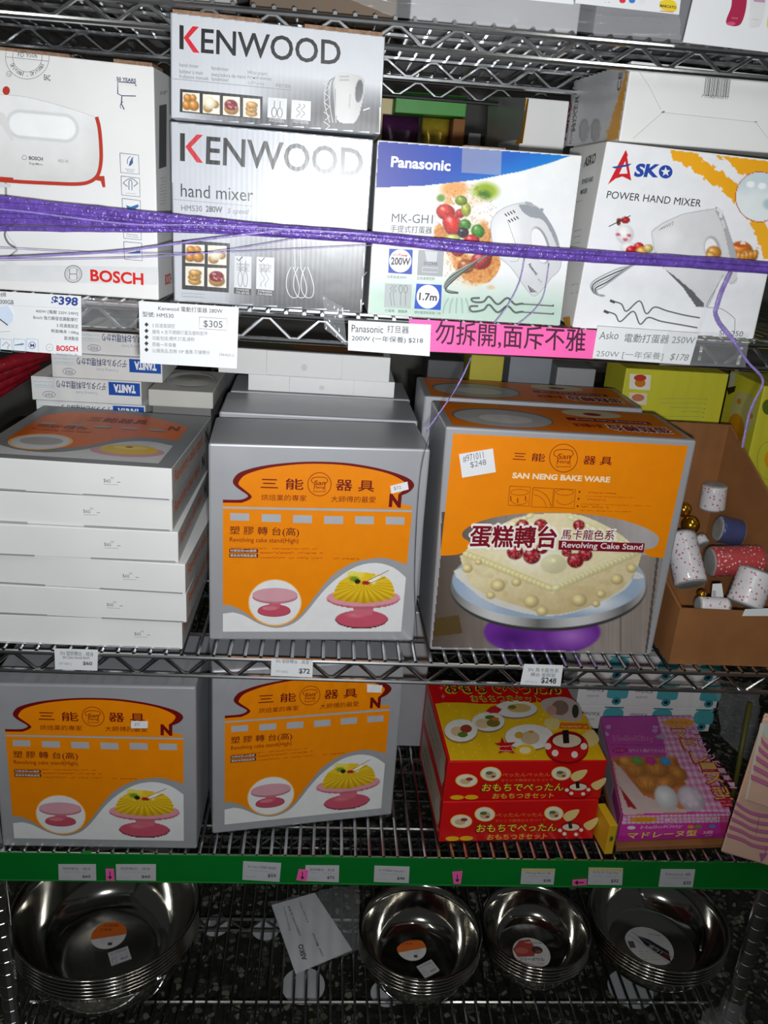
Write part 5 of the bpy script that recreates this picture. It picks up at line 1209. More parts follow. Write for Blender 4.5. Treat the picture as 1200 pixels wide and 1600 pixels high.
# ================================================================== lower shelf
q = [(-19, 1068), (306, 1073.8), (307.5, 1329), (5, 1333)]
sl_ = pbox('cake_stand_carton', 'silver cake stand carton with orange front, flush behind the green rail', 'carton', None, *q, Z3, 0.006, 0.006, 0.15, SILVER, bev=0.003)
zt = max(sl_.F[0][2], sl_.F[1][2])
sn_front(sl_, SNQ)
sticker(sl_, [(725, 370), (818, 372), (816, 410), (724, 410)], B5, [('$72', 745, 398, 772, 396, 16, PEN)])
a0 = onZ(331.7, 1303.4, Z3); b0 = onZ(612, 1273.3, Z3); n = np.array([b0[1]-a0[1], -(b0[0]-a0[0]), 0]); n /= np.linalg.norm(n)
up = np.array([0, 0, .285])
st_ = Box('cake_stand_carton', 'silver cake stand carton with orange front, turned askew beside the toy boxes', 'carton', None, [a0+up, b0+up, b0, a0], -n*.098, SILVER, 0.003)
sn_front(st_, SNQ)
sticker(st_, [(862, 150), (938, 156), (932, 192), (862, 190)], B6, [])
gbox('storage_carton', 'tall grey carton behind the askew cake stand carton', 'carton', None, -0.02, 0.27, Z3, 0.085, 0.16, 0.27, 0.0, SILVER, .002)

# ---- two red toy boxes
RQ = [(228, 637), (1162, 630), (1105, 912), (185, 905)]
za, zb2 = -0.190, (Z3-0.190)/2
fl0, fr0 = onZ(700.8, 1190, za), onZ(950, 1188, za)
e = fr0-fl0; wd = np.linalg.norm(e); e /= wd; qd = np.array([-e[1], e[0], 0]); H = za-Z3
lo = Box('toy_box', 'red toy rice-cake set box underneath another like it', 'box', None, [fl0-qd*.004-e*.002+[0, 0, -H/2-.0006], fr0-qd*.004-e*.004+[0, 0, -H/2-.0006], fr0-qd*.012-e*.006+[0, 0, -H], fl0-qd*.012-e*.004+[0, 0, -H]], qd*.218, RED)
upb = Box('toy_box', 'red and yellow toy rice-cake set box on top of another like it', 'box', None, [fl0, fr0, fr0-e*.002-qd*.002+[0, 0, -H/2], fl0-e*.002-qd*.002+[0, 0, -H/2]], qd*.218, RED)
YEL = (232, 196, 60); CRM = (226, 202, 130)
def pot(a, cx, cy, k):      # toy mortar
    a.ell(cx, cy+12*k, 84*k, 62*k, (150, 10, 12)); a.ell(cx, cy+4*k, 84*k, 60*k, (206, 24, 22)); a.ell(cx, cy-22*k, 66*k, 34*k, (150, 14, 14)); a.ell(cx, cy-18*k, 56*k, 26*k, (222, 206, 180)); a.line([(cx-6*k, cy-60*k), (cx-2*k, cy-8*k)], 24*k, (36, 26, 24))
    for x, y in ((-46, 30), (30, 36), (66, 4), (-74, 4)): a.ell(cx+x*k, cy+y*k, 13*k, 13*k, (240, 226, 214))
def toy_front(bx):
    qa = cc(B7, RQ); a = bx.art('front', B7, art=qa)
    a.text('おもちでぺったん', 395, 848, 880, 852, 62, (72, 44, 8), .085, bucket='lettering'); a.k += 1
    a.text('おもちでぺったん', 400, 844, 876, 848, 54, (246, 214, 60), .02, bucket='lettering')
    a.text('おもちつきセット', 458, 898, 815, 900, 38, (228, 190, 60), .02)
    a.text('ぺったんぺったん', 520, 742, 800, 742, 26, (222, 130, 60), .01); a.text('マシンで簡単おもちづくり', 512, 778, 815, 778, 20, (222, 120, 50))
    for cx in (458, 870):
        a.ell(cx, 722, 60, 50, YEL); a.ell(cx, 722, 54, 45, (230, 222, 206)); a.ell(cx, 728, 32, 26, (196, 170, 130)); a.ell(cx-8, 715, 20, 12, (90, 110, 50)); a.ell(cx+14, 740, 12, 8, (150, 60, 40))
    for x in (262, 342): a.ell(x, 882, 38, 16, (232, 176, 30))
    a.poly(spline([(925, 745), (960, 708), (1030, 697), (1000, 755), (950, 780)], 3, True), CRM); a.poly(spline([(1052, 800), (1100, 772), (1145, 755), (1135, 800), (1090, 845), (1060, 830)], 3, True), CRM)
    pot(a, 970, 838, .95)
    a.ell(320, 765, 62, 46, YEL); a.ell(320, 765, 56, 41, (230, 222, 206)); a.ell(312, 770, 30, 20, (206, 176, 130)); a.ell(336, 755, 20, 12, (150, 60, 40))
    a.done()
toy_front(upb); toy_front(lo)
a = upb.art('top', B7)
a.poly([(150, 300), (236, 614), (238, 632), (1150, 628), (1040, 390), (960, 290), (760, 290), (600, 300), (420, 300), (300, 292), (200, 292)], (226, 182, 24))
for i in range(60):
    x = 190+random.random()*850; y = 310+random.random()*300
    if x > 165+(y-300)*.25: a.ell(x, y, 5, 3.4, (240, 214, 100), n=8)
a.ell(620, 340, 130, 55, (150, 130, 110)); a.ell(622, 335, 125, 50, (228, 226, 218)); a.ell(640, 330, 70, 26, (206, 176, 110)); a.ell(600, 325, 24, 12, (110, 120, 50))
a.ell(460, 415, 98, 60, (140, 120, 90)); a.ell(460, 410, 96, 56, (226, 224, 214)); a.ell(430, 420, 46, 28, (214, 186, 140)); a.ell(490, 418, 40, 24, (120, 110, 40)); a.ell(470, 385, 30, 12, (80, 110, 40)); a.ell(500, 395, 24, 10, (206, 110, 40))
a.ell(700, 505, 145, 78, (150, 120, 80)); a.ell(700, 500, 142, 74, (230, 228, 220)); a.ell(705, 505, 56, 40, (206, 180, 140)); a.ell(640, 490, 26, 20, (206, 160, 60)); a.ell(710, 470, 16, 8, (210, 140, 50))
a.poly(spline([(770, 290), (880, 265), (960, 285), (1005, 340), (1000, 405), (900, 405), (800, 360)], 3, True), (196, 178, 170)); a.ell(880, 330, 50, 44, (140, 110, 100)); a.ell(830, 345, 30, 30, (196, 150, 130)); a.ell(970, 350, 20, 40, (60, 60, 50))
a.poly([(870, 418), (1040, 422), (1056, 456), (880, 452)], (222, 110, 30)); a.tiny(890, 444, 1040, 447, 18, (240, 220, 120))
a.poly([(540, 500), (556, 535), (620, 532), (590, 556), (615, 600), (560, 585), (520, 600), (530, 560), (495, 538), (530, 535)], (196, 24, 30)); a.tiny(520, 560, 605, 562, 16, (240, 220, 200)); a.tiny(525, 585, 605, 587, 14, (240, 220, 200))
a.ell(676, 580, 60, 34, (238, 188, 30)); a.ell(676, 580, 34, 20, (240, 226, 170)); a.poly([(445, 350), (475, 325), (500, 318), (540, 340), (520, 360), (470, 362)], (196, 40, 40))
a.poly(spline([(790, 400), (840, 390), (880, 410), (860, 460), (800, 450)], 3, True), CRM); a.poly(spline([(1010, 490), (1070, 460), (1110, 520), (1060, 560), (1020, 530)], 3, True), CRM); pot(a, 920, 552, 1.5)
a.ell(300, 470, 100, 70, (150, 120, 80)); a.ell(300, 465, 97, 66, (228, 226, 218)); a.ell(280, 470, 40, 28, (214, 186, 140)); a.ell(330, 455, 34, 24, (150, 60, 40)); a.ell(310, 490, 30, 16, (90, 120, 50))
for x, y in ((185, 215), (195, 265)): a.line([(x-12, y), (x+12, y)], 2.5, (236, 180, 170)); a.line([(x, y-14), (x, y+14)], 2.5, (236, 180, 170))
a.text('おもちでぺったん', 216, 248, 893, 252, 72, (220, 190, 60), .1); a.k += 1; a.text('おもちでぺったん', 222, 244, 886, 248, 62, (48, 30, 10), .03)
a.text('おもちつきセット', 366, 298, 770, 300, 40, (232, 200, 70), .09); a.k += 1; a.text('おもちつきセット', 370, 295, 766, 297, 33, (90, 40, 10), .02)
a.done()
for b_ in (upb, lo):
    a = Art(Face([b_.K[0], b_.F[0], b_.F[3], b_.K[3]], [(0, 0), (100, 0), (100, 33), (0, 33)]), b_.o); a.rect(8, 3, 92, 28, (190, 170, 150)); a.ell(86, 18, 9, 9, (196, 190, 170)); a.tiny(14, 14, 60, 14, 4, (110, 60, 50)); a.tiny(14, 22, 60, 22, 4, (110, 60, 50)); a.done()

# ---- pink cake mould box
zp = -0.272
pfl, pfr, pbl_, pbr_ = onZ(973, 1274.7, zp), onZ(1142.7, 1269, zp), onZ(920, 1118.7, zp), onZ(1100, 1118.7, zp)
e = pfr-pfl; wp = np.linalg.norm(e); e /= wp
dv = ((pbl_-pfl)+(pbr_-pfr))/2
PINK = mat('pink_board', (206, 60, 160), .4, nscale=14, namt=.05)
zpb = Z3+.010
pk = Box('mould_box', 'pink gingham cake mould box with orange lettering', 'box', None, [pfl, pfr, np.array([pfr[0]-.002, pfr[1]-.002, zpb]), np.array([pfl[0]-.002, pfl[1]-.002, zpb])], dv, PINK)
gb = Box('base_board', 'tan cardboard sheet under the pink mould box', 'board', None, [pfl*[1, 1, 0]+[-.006, -.014, Z3+.009], pfr*[1, 1, 0]+[-.001, -.014, Z3+.009], pfr*[1, 1, 0]+[-.001, -.014, Z3+.0006], pfl*[1, 1, 0]+[-.006, -.014, Z3+.0006]], dv, KRAFT, .001)
TQ = [(150, 295), (825, 295), (985, 860), (350, 880)]       # top artwork sheet in the B8 crop
a = pk.art('top', B8, art=cc(B8, TQ))
def pinktop(R):
    R.m = R.inpoly(TQ)
    X, Y = R.X, R.Y
    # sheet coordinates
    v = (Y-295)/575; xl_ = 150+200*v; xr_ = 825+160*v; u = (X-xl_)/(xr_-xl_)
    R.blend(np.clip(v*1.2, 0, 1)*(u < .6)*.4, (226, 120, 190))
    ging = (u > .62-.08*v)
    ck = ((np.floor(u*34) % 2)+(np.floor(v*30) % 2))/2
    R.blend(ging*1.0, (226, 120, 180)); R.blend(ging*ck, (240, 206, 226))
    ph = R.d(560, 760, 260, 200, .5)
    R.blend((v > .48)*(u < .66)*1.0, (206, 120, 90)); n = R.noise(40, 26, 6)
    m = (v > .46)*(u < .68); R.blend(m*n*.7, (226, 150, 60)); R.blend(m*np.clip((R.noise(70, 40, 3)-.5)*3, 0, 1)*.7, (176, 96, 30))
    for (x, y, rx, ry, t) in ((420, 640, 80, 60, .4), (560, 640, 90, 60, .1), (690, 660, 70, 50, .5), (500, 720, 90, 60, .2), (610, 720, 80, 50, -.2)):
        R.ball(x, y, rx, ry*.8, (214, 142, 70), rot=t, dark=.72)
        for k in range(-3, 4): R.line([(x+k*rx*.2, y-ry*.4), (x+k*rx*.27, y+ry*.5)], 4, (170, 100, 40), .6)
    R.poly([(270, 590), (330, 640), (470, 780), (700, 850), (860, 855), (350, 880)], (214, 190, 186)); R.poly([(310, 720), (420, 830), (440, 850), (380, 840)], (170, 40, 50))
    R.ball(610, 790, 80, 62, (222, 222, 226), rot=.5, dark=.85); R.ball(760, 795, 90, 66, (216, 200, 216), rot=.4, dark=.85)
    for k in range(7): R.ell(760+46*math.cos(k*.9), 790+34*math.sin(k*.9), 18, 14, (228, 214, 226)); 
    for (x, y, c) in ((430, 590, (110, 170, 80)), (520, 590, (206, 60, 150)), (615, 594, (70, 160, 220)), (345, 590, (230, 160, 70))): R.ball(x, y, 40, 24, c, rot=.3, dark=.9)
    for (x, y) in ((215, 370), (555, 375), (205, 420), (550, 400)):
        R.ell(x, y, 20, 12, (222, 176, 222)); R.ell(x, y, 8, 6, (160, 150, 220))
    R.blend((R.d(590, 440, 36, 14) < 1)*1., (176, 168, 190))
a.ras(145, 290, 992, 884, 8, pinktop, base=(196, 66, 170), bucket='picture')
a.text('HelloKitty', 265, 472, 558, 478, 46, (236, 150, 206), .04); a.k += 1; a.text('HelloKitty', 268, 469, 555, 475, 40, (190, 50, 140), .0)
a.tiny(248, 494, 620, 500, 12, (120, 30, 110)); a.ell(310, 526, 52, 18, (200, 30, 130)); a.text('シリコン', 275, 534, 345, 534, 16, (240, 200, 226)); a.text('カワイく焼けてかんたん', 375, 540, 640, 542, 24, (240, 200, 230), .02)
a.ell(724, 348, 110, 32, (236, 160, 50)); a.text('サンリオ', 660, 356, 790, 358, 20, (200, 90, 20), .02)
up8 = None
chs = [('マ', 690, 395, 96), ('ド', 745, 460, 96), ('レ', 800, 545, 100), ('ー', 850, 605, 90), ('ヌ', 862, 660, 110), ('型', 905, 740, 100)]
for ch, x, y, w_ in chs:
    h_ = 62 if ch not in 'ー' else 40
    for k, (col, b_, g) in enumerate((((178, 40, 40), .1, 5), ((242, 190, 110), .03, 0))):
        a.text(ch, x-g, y+h_+g*.6, x+w_+g, y+h_+g*.6, h_+g*1.4, col, b_, up=(-.35, -1)); a.k += 1
for i, ch in enumerate('電子レンジで簡単！'):
    x = 805+i*24; y = 400+i*40
    for col, b_, g in (((190, 40, 110), .1, 3), ((244, 220, 232), .03, 0)): a.text(ch, x-g, y+30+g, x+44+g, y+30+g, 28+2*g, col, b_, up=(-.35, -1)); a.k += 1
for i, ch in enumerate('かわいくてたのしいおやつ'): a.text(ch, 690+i*19, 470+i*28, 712+i*19, 470+i*28, 16, (206, 40, 110), .02, up=(-.35, -1))
a.poly([(915, 808), (985, 802), (998, 845), (935, 848)], (206, 40, 80)); a.tiny(928, 824, 985, 822, 12, (240, 200, 190)); a.tiny(934, 840, 990, 838, 12, (240, 200, 190))
a.done()
FQ = [(350, 880), (985, 860), (920, 1065), (320, 1070)]
a = pk.art('front', B8, art=cc(B8, FQ))
def pinkfront(R):
    R.m = R.inpoly(FQ); v = (R.Y-870)/200
    ck = ((np.floor(R.X/13) % 2)+(np.floor(R.Y/12) % 2))/2; top = v < .38
    R.blend(top*1.0, (222, 120, 180)); R.blend(top*ck, (242, 214, 230)); R.blend((v > .8)*.4, (150, 20, 140)); R.blend((R.X > 900)*(v > .1)*.5, (200, 30, 90))
a.ras(315, 855, 990, 1075, 6, pinkfront, base=(212, 60, 168), bucket='picture')
a.ell(463, 910, 78, 22, (236, 160, 50)); a.text('サンリオ', 420, 917, 506, 917, 14, (200, 90, 20), .02); a.text('電子レンジで簡単！', 570, 932, 905, 926, 34, (214, 60, 130), .1); a.k += 1; a.text('電子レンジで簡単！', 573, 930, 902, 924, 30, (246, 226, 236), .03)
a.text('HelloKitty', 440, 990, 678, 984, 34, (240, 160, 210), .03); a.ell(395, 970, 22, 14, (240, 226, 236))
a.text('マドレーヌ型', 366, 1052, 756, 1044, 52, (200, 90, 40), .1); a.k += 1; a.text('マドレーヌ型', 370, 1049, 752, 1041, 44, (248, 220, 150), .03)
a.text('2枚', 792, 1032, 852, 1030, 26, (246, 214, 190), .04); a.text('入り', 800, 1050, 842, 1048, 14, (246, 214, 190))
for x, c in ((725, (236, 160, 50)), (770, (110, 160, 70)), (855, (100, 150, 230))): a.ell(x, 972, 19, 14, c)
a.done()
a = Art(Face([pk.K[0], pk.F[0], pk.F[3], pk.K[3]], [(0, 0), (100, 0), (100, 20), (0, 20)]), pk.o); a.rect(2, 1, 98, 19, (206, 190, 206)); a.rect(70, 3, 96, 12, (200, 60, 150)); a.rect(40, 4, 66, 17, (176, 176, 186)); a.tiny(8, 8, 36, 8, 2, (120, 100, 130)); a.tiny(8, 13, 36, 13, 2, (120, 100, 130)); a.done()
# yellow card box beside it
yq = cc(B8, [(185, 850), (275, 990), (228, 1112), (140, 960)])
p = onZ(*cc(B8, [(228, 1112)])[0], Z3+.0005)
yb_ = gbox('small_box', 'small yellow and purple box between the toy boxes and the pink box', 'box', None, p[0]+.004, p[1]+.002, Z3+.0006, .013, .05, .055, .10, mat('yellow_board', (226, 176, 30), .45, nscale=14, namt=.06), .001)
a = Art(Face(yb_.F, [(0, 0), (100, 0), (100, 260), (0, 260)]), yb_.o); a.ell(50, 120, 26, 26, (120, 130, 40)); a.ell(50, 120, 14, 14, (60, 80, 30)); a.done()
# white boxes with teal scale drawings, behind the pink box
zk = onY(880+870/3.75, 1040+290/3.75, .340)
k0_ = onY(897, 1118, .340); k1_ = onY(1112, 1121, .340); hk = .052
nk = 3
zlow = k0_[2]
for i in range(nk):
    z = Z3+i*hk; wv = k1_[0]-k0_[0]
    b_ = gbox('kitchen_box', ['white kitchen box at the bottom of the stack behind the pink box', 'white kitchen box, middle of the stack behind the pink box', 'white kitchen box with teal drawings, top of the stack behind the pink box'][i], 'box', 'white kitchen boxes behind the pink box', k0_[0]-.004*(i == 2), .340+.008*(i == 2), z, wv+.0+.004*(i % 2), .095, hk-.0006, 0, WHITE, .001)
    a = Art(Face(b_.F, [(0, 0), (215, 0), (215, 50), (0, 50)]), b_.o); TL_ = (80, 170, 176)
    for x in (60, 136, 202):
        a.poly(spline([(x-16, 26), (x-12, 6), (x+12, 6), (x+16, 26), (x+12, 34), (x-12, 34)], 3, True), TL_); a.ell(x, 40, 7, 8, (60, 140, 150)); a.ell(x, 40, 3, 3.5, (30, 50, 60)); a.line([(x-15, 3), (x+15, 3)], 3, (60, 140, 150))
    for x in (38, 112): a.text('Kitchen', x, 14, x-26, 14, 8, (120, 124, 130), .01); a.text('scale', x-6, 28, x-24, 28, 6, (150, 154, 160))
    a.done()
# crinkled clear bag beside them and slim olive tube
film('clear_bag', 'crumpled clear plastic bag hanging behind the pink box', [(1118, 1062), (1190, 1070), (1180, 1200), (1126, 1150)], .326, 'plastic bag', ry=.007)
mb = MB(); mb.tube([onY(1172, 1098, .26), onY(1142, 1260, .20)], .0045, 8); o = mb.obj('plastic_tube', mat('olive_plastic', (96, 92, 30), .5), None, True, origin=onY(1142, 1260, .20)); tag(o, 'slim olive tube leaning behind the pink box', 'tube')
# peach paper packs with pink arcs
def pack(name, label, q, Y, dep, arcs, flap_=False):
    F_ = [onY(x, y, Y) for x, y in q]
    b_ = Box(name, label, 'paper pack', 'peach paper packs by the rack end', F_, (.006, dep, 0), mat('peach_paper', (232, 190, 166), .6, nscale=20, namt=.05), .003)
    a = b_.art('front', (1080, 1050, 5))
    for (y0, y1, c) in arcs:
        a.poly([tuple(p) for p in spline([(x, y0+(x-300)*k_+(x-300)**2*-.0006) for x, k_ in ((290-(y0-1000)*.3, .62), (420, .62), (520, .6), (640, .55), (760, .5))], 3)]+[tuple(p) for p in spline([(x, y1+(x-300)*k_+(x-300)**2*-.0006) for x, k_ in ((760, .5), (640, .55), (520, .6), (420, .62), (285-(y1-1000)*.3, .62))], 3)], c)
    a.done(); return b_
PKC = (206, 120, 160)
arcs_lo = []
F_lo = cc((1080, 1050, 5), [(565, 335), (820, 400), (760, 1565), (226, 1408)])
lo_pack = pack('paper_pack', 'peach paper pack with pink arcs, lower one at the rack end', F_lo, -0.034, .008, [])
a = lo_pack.art('front', (1080, 1050, 5))
for i in range(5):
    y = 1010+i*62
    P = [tuple(p) for p in spline([(350-i*18, y-4), (400, y+36), (470, y+74), (560, y+96), (680, y+104), (760, y+106)], 4)]
    Q = [(x, y_+30) for x, y_ in P]
    a.poly(P+Q[::-1], PKC); a.line(Q, 3, (110, 80, 50))
a.line([(530, 1130), (505, 1270)], 3, (120, 80, 80)); a.poly([(530, 1412), (600, 1415), (545, 1490)], (190, 110, 160)); a.line([(585, 1355), (578, 1415)], 8, (190, 110, 160)); a.done()
F_up = cc((1080, 1050, 5), [(560, 360), (800, 400), (780, 1130), (415, 1005)])
up_pack = pack('paper_pack', 'peach paper pack with pink arcs, upper one leaning on the lower', F_up, -0.044, .008, [])
a = up_pack.art('front', (1080, 1050, 5))
a.poly([(540, 400), (580, 395), (440, 980), (416, 1003)], (226, 220, 200)); a.ell(600, 460, 36, 60, (206, 216, 206))
for i in range(5):
    y = 500+i*74
    P = [tuple(p) for p in spline([(545-i*20, y), (580, y+50), (640, y+90), (720, y+110), (790, y+116)], 4)]; Q = [(x, y_+40) for x, y_ in P]
    a.poly(P+Q[::-1], PKC); a.line(Q, 3, (110, 80, 50))
a.done()

# ================================================================== green price rail and its tags
YR = -.0205; z1, z0 = onY(600, 1341, YR)[2], onY(600, 1381, YR)[2]
pr = tag(empty('price_rail', (0.005, -.02, z0)), 'long green plastic price rail clipped along the lower shelf', 'price rail')
mb = MB(); mb.box(XL-.012, YR, z0, XR+.012, YR+.002, z1); mb.obj('front_strip', GREEN, pr)
mb = MB(); mb.tube([(XL-.012, YR+.0008, z0-.0014), (XR+.012, YR+.0008, z0-.0014)], .0017, 8); mb.obj('bottom_lip', GREEN, pr)
for xc in (-.45, -.1, .25, .5):
    mb = MB(); mb.box(xc-.006, YR+.002, z1-.012, xc+.006, -.0037, z1-.0095); mb.obj('clip', GREEN, pr)
C1 = (0, 1320, 2.857); C2 = (380, 1320, 3); C3 = (720, 1320, 2.5)
tags = [(C1, [(260, 88), (428, 88), (430, 160), (262, 157)], '$60', 'white price tag on the green rail, other side of the arrow from its neighbour', '塑膠轉台 - 矮身', None),
        (C1, [(517, 88), (696, 88), (696, 161), (519, 158)], '$60', 'white tag marked $60 beside a pink arrow on the green rail', '塑膠轉台 - 矮身', None),
        (C2, [(0, 78), (178, 87), (170, 174), (-4, 164)], '$55', 'white price tag reading $55, above the instruction leaflet', 'SN Cake 不銹鋼 蛋糕模', None),
        (C2, [(292, 97), (450, 98), (448, 176), (290, 170)], '$72', 'white price tag partly under a pink arrow, above the clear bag', '塑膠轉台 - 高身', None),
        (C2, [(615, 99), (780, 104), (776, 180), (612, 174)], '$46', 'white price tag reading $46, above the medium bowls', 'SN 不銹鋼盆 Mixing Bowl', None),
        (C3, [(238, 94), (369, 95), (362, 156), (233, 153)], '$38', 'cream-edged price tag above the small bowls', 'Mixing Bowl 盆', 1),
        (C3, [(500, 90), (634, 92), (630, 158), (496, 156)], '$32', 'cream-edged price tag beside a sideways pink arrow', 'おもち Toy Set', 1),
        (C3, [(782, 96), (916, 97), (906, 166), (772, 164)], '$35', 'white price tag above the wide bowls', 'Silicone 模', None)]
for i, (c, q, pr_, lb, t, cream) in enumerate(tags):
    (x0, y0), (x1, y1), (x2, y2), (x3, y3) = q; w_ = x1-x0; h_ = y3-y0
    b_ = card('price_tag', lb, 'price tag', None, cc(c, q), -.0216, mat('greyed_paper', (196, 196, 200), .55, nscale=30, namt=.03))
    a = b_.art('front', c, material=PRINT_MATTE, k0=4)
    if cream: a.poly([(x0, y0), (x1, y1), (x1-1, y1+h_*.16), (x0-1, y0+h_*.16)], (206, 190, 110))
    a.text(t, x0+w_*.12, y0+h_*.34, x0+w_*.86, y1+h_*.36, h_*.17, G); a.tiny(x0+w_*.16, y0+h_*.5, x0+w_*.8, y1+h_*.51, h_*.1, (150, 150, 152)); a.tiny(x0+w_*.06, y0+h_*.86, x0+w_*.36, y0+h_*.87, h_*.1, (160, 160, 162)); a.text(pr_, x0+w_*.64, y0+h_*.87, x0+w_*.86, y0+h_*.88, h_*.2, (60, 60, 64), .02)
    a.done()
arrows = [(C1, [(471, 108), (508, 108), (512, 161), (474, 160)], (0, 1), 'pink arrow slip between two $60 tags'), (C2, [(260, 115), (305, 118), (297, 172), (248, 166)], (0, 1), 'pink arrow slip beside the $72 tag on the green rail'),
          (C2, [(980, 128), (1028, 124), (1020, 184), (986, 184)], (0, 1), 'pink arrow slip alone on the green rail'), (C3, [(436, 138), (492, 134), (492, 158), (436, 160)], (-1, 0), 'pink arrow slip lying sideways, pointing along the green rail')]
for c, q, (dx, dy), lb in arrows:
    b_ = card('arrow_slip', lb, 'paper slip', None, cc(c, q), -.0226, PINKPAPER)
    a = b_.art('front', c, material=PRINT_MATTE, k0=4); m_ = np.mean(np.array(q), axis=0); L = 16
    p0 = m_-np.array([dx, dy])*L; p1 = m_+np.array([dx, dy])*L; a.line([tuple(p0), tuple(p1)], 4, (50, 20, 34)); nn = np.array([-dy, dx])
    a.poly([tuple(p1+np.array([dx, dy])*4), tuple(p1-np.array([dx, dy])*9+nn*10), tuple(p1-np.array([dx, dy])*9-nn*10)], (50, 20, 34)); a.done({'printed_panel': 'drawn_arrow'})

# ================================================================== bottom shelf: bowl stacks
def bowl_mesh(r, h):
    prof = []; t = .0009
    rb = r*.50
    outer = [(1e-5, 0), (rb*.8, 0), (rb, .0015)]+[(rb+(r-rb)*(math.sin(a)**.9), .0015+(h-.0015)*(1-math.cos(a)**.9)) for a in [math.pi/2*i/9*.72 for i in range(1, 10)]]
    k = h/outer[-1][1]; outer = [(x*(r/outer[-1][0]) if i > 2 else x, z*k) for i, (x, z) in enumerate(outer)]
    rim = [(r+.0045, h-.0015), (r+.0055, h+.0005), (r+.004, h+.002), (r-.0005, h+.0012)]
    inner = [(max(x-t, 1e-5), z+t) for x, z in outer][::-1]
    mb = MB(); mb.lathe(outer+rim+inner[1:], 56); return mb
def bowls(cx, cy, r, h, n, dz, lab_top, lab_rest, group, scale=1.0):
    mb = bowl_mesh(r, h); first = None
    for i in range(n):
        loc = (cx, cy, Z4+.0005+i*dz)
        if first is None:
            o = mb.obj('mixing_bowl', STEEL, None, True, origin=(0, 0, 0)); first = o; o.location = loc
        else:
            o = first.copy(); COL.objects.link(o); o.location = loc
        tag(o, lab_top if i == n-1 else ORD[n-1-i]+' '+lab_rest, 'bowl', group)
    return o, Z4+.0005+(n-1)*dz+.001
ORD = ['', 'second', 'third', 'fourth', 'fifth', 'sixth']
def disc_label(o, z, cx, cy, r, draw, name='round_label'):
    c = [(cx-r, cy+r, z), (cx+r, cy+r, z), (cx+r, cy-r, z), (cx-r, cy-r, z)]
    a = Art(Face(c, [(-1, -1), (1, -1), (1, 1), (-1, 1)]), o, k0=12, material=PRINT_MATTE); a.ell(0, 0, 1, 1, (222, 222, 220), n=36); draw(a); a.done({'printed_panel': name, 'lettering': 'label_print'})
def slip(o, z, x, y, w, h, ang):
    e = np.array([math.cos(ang), math.sin(ang), 0]); f_ = np.array([-math.sin(ang), math.cos(ang), 0]); c = np.array([x, y, z])
    a = Art(Face([c-e*w+f_*h, c+e*w+f_*h, c+e*w-f_*h, c-e*w-f_*h], [(0, 0), (60, 0), (60, 44), (0, 44)]), o, k0=26, material=PRINT_MATTE); a.rect(0, 0, 60, 44, (196, 196, 200)); a.text('SN 不銹鋼盆', 6, 12, 54, 12, 8, (110, 110, 116)); a.tiny(6, 22, 54, 22, 6, (130, 130, 136)); a.frame([(6, 26), (18, 26), (18, 38), (6, 38)], 1.4, (110, 110, 116)); a.text('$60', 30, 38, 52, 38, 9, (90, 90, 96)); a.done({'printed_panel': 'price_slip', 'lettering': 'slip_print'})
def lab_orange(a):
    a.poly([(-1*math.cos(t), -1*math.sin(t)) for t in [math.pi*(-.12+1.1*i/20) for i in range(21)]], (226, 110, 24)); a.text('不銹鋼', -.5, -.55, .4, -.6, .22, (160, 50, 20), .02); a.text('打蛋盆', -.6, -.25, .1, -.3, .2, (160, 50, 20), .02)
    for i in range(4): a.tiny(-.4+i*.03, .2+i*.16, .7-i*.12, .1+i*.16, .08, (130, 130, 134), i)
    a.rect(.1, .55, .35, .75, (70, 70, 74))
def lab_meat(a):
    a.poly([(-.95, -.25), (-.5, -.8), (.1, -.9), (.3, -.2), (.1, .2), (-.8, .25)], (186, 70, 60)); a.ell(-.5, -.15, .35, .2, (206, 110, 96)); a.ell(.35, -.2, .3, .24, (60, 56, 56)); a.ell(.4, -.1, .18, .1, (170, 80, 60))
    a.text('フリーボウル', -.75, .5, .6, .5, .2, (60, 60, 66), .03); a.tiny(-.5, .7, .5, .7, .1, (180, 60, 60)); a.text('HB', -.2, -.62, .1, -.62, .12, (230, 230, 230)); a.tiny(.2, -.6, .7, -.6, .14, (50, 50, 54))
def lab_brush(a):
    a.poly([(-.35, -.55), (.1, -.35), (.75, .25), (.65, .8), (.4, .55), (-.15, -.05)], (34, 28, 40)); a.text('ボウル', -.05, .05, .5, .5, .2, (220, 220, 226), .03, up=(.5, -.8)); a.ell(.55, .45, .14, .2, (110, 30, 50)); a.line([(-.55, -.75), (.85, .62)], .03, (150, 150, 150)); a.rect(-.85, -.25, -.6, .1, (90, 90, 94)); a.line([(-.7, -.6), (.6, .9)], .03, (160, 160, 160))
    for i in range(4): a.tiny(-.6, .3+i*.13, -.05+i*.1, .3+i*.13, .07, (130, 130, 134), i)
    a.tiny(.2, -.6, .7, -.5, .1, (150, 60, 60))
def at_floor(x, y, z): p = onZ(x, y, z); return p[0], p[1]
o, z = bowls(-.464, .128, .150, .105, 6, .0072, 'large steel mixing bowl, top of its stack, with orange round label', 'large steel mixing bowl down its nest', 'large nested steel bowls')
x, y = at_floor(170, 1461, z); disc_label(o, z, x, y, .030, lab_orange); x, y = at_floor(187, 1494, z); slip(o, z, x, y, .017, .0145, .45)
o, z = bowls(.073, .118, .103, .072, 5, .0072, 'medium steel mixing bowl with orange round label, top of its stack', 'medium steel mixing bowl down its nest', 'medium nested steel bowls')
x, y = at_floor(643, 1482, z); disc_label(o, z, x, y, .0265, lab_orange); x, y = at_floor(669, 1514, z); slip(o, z, x, y, .016, .0135, .5)
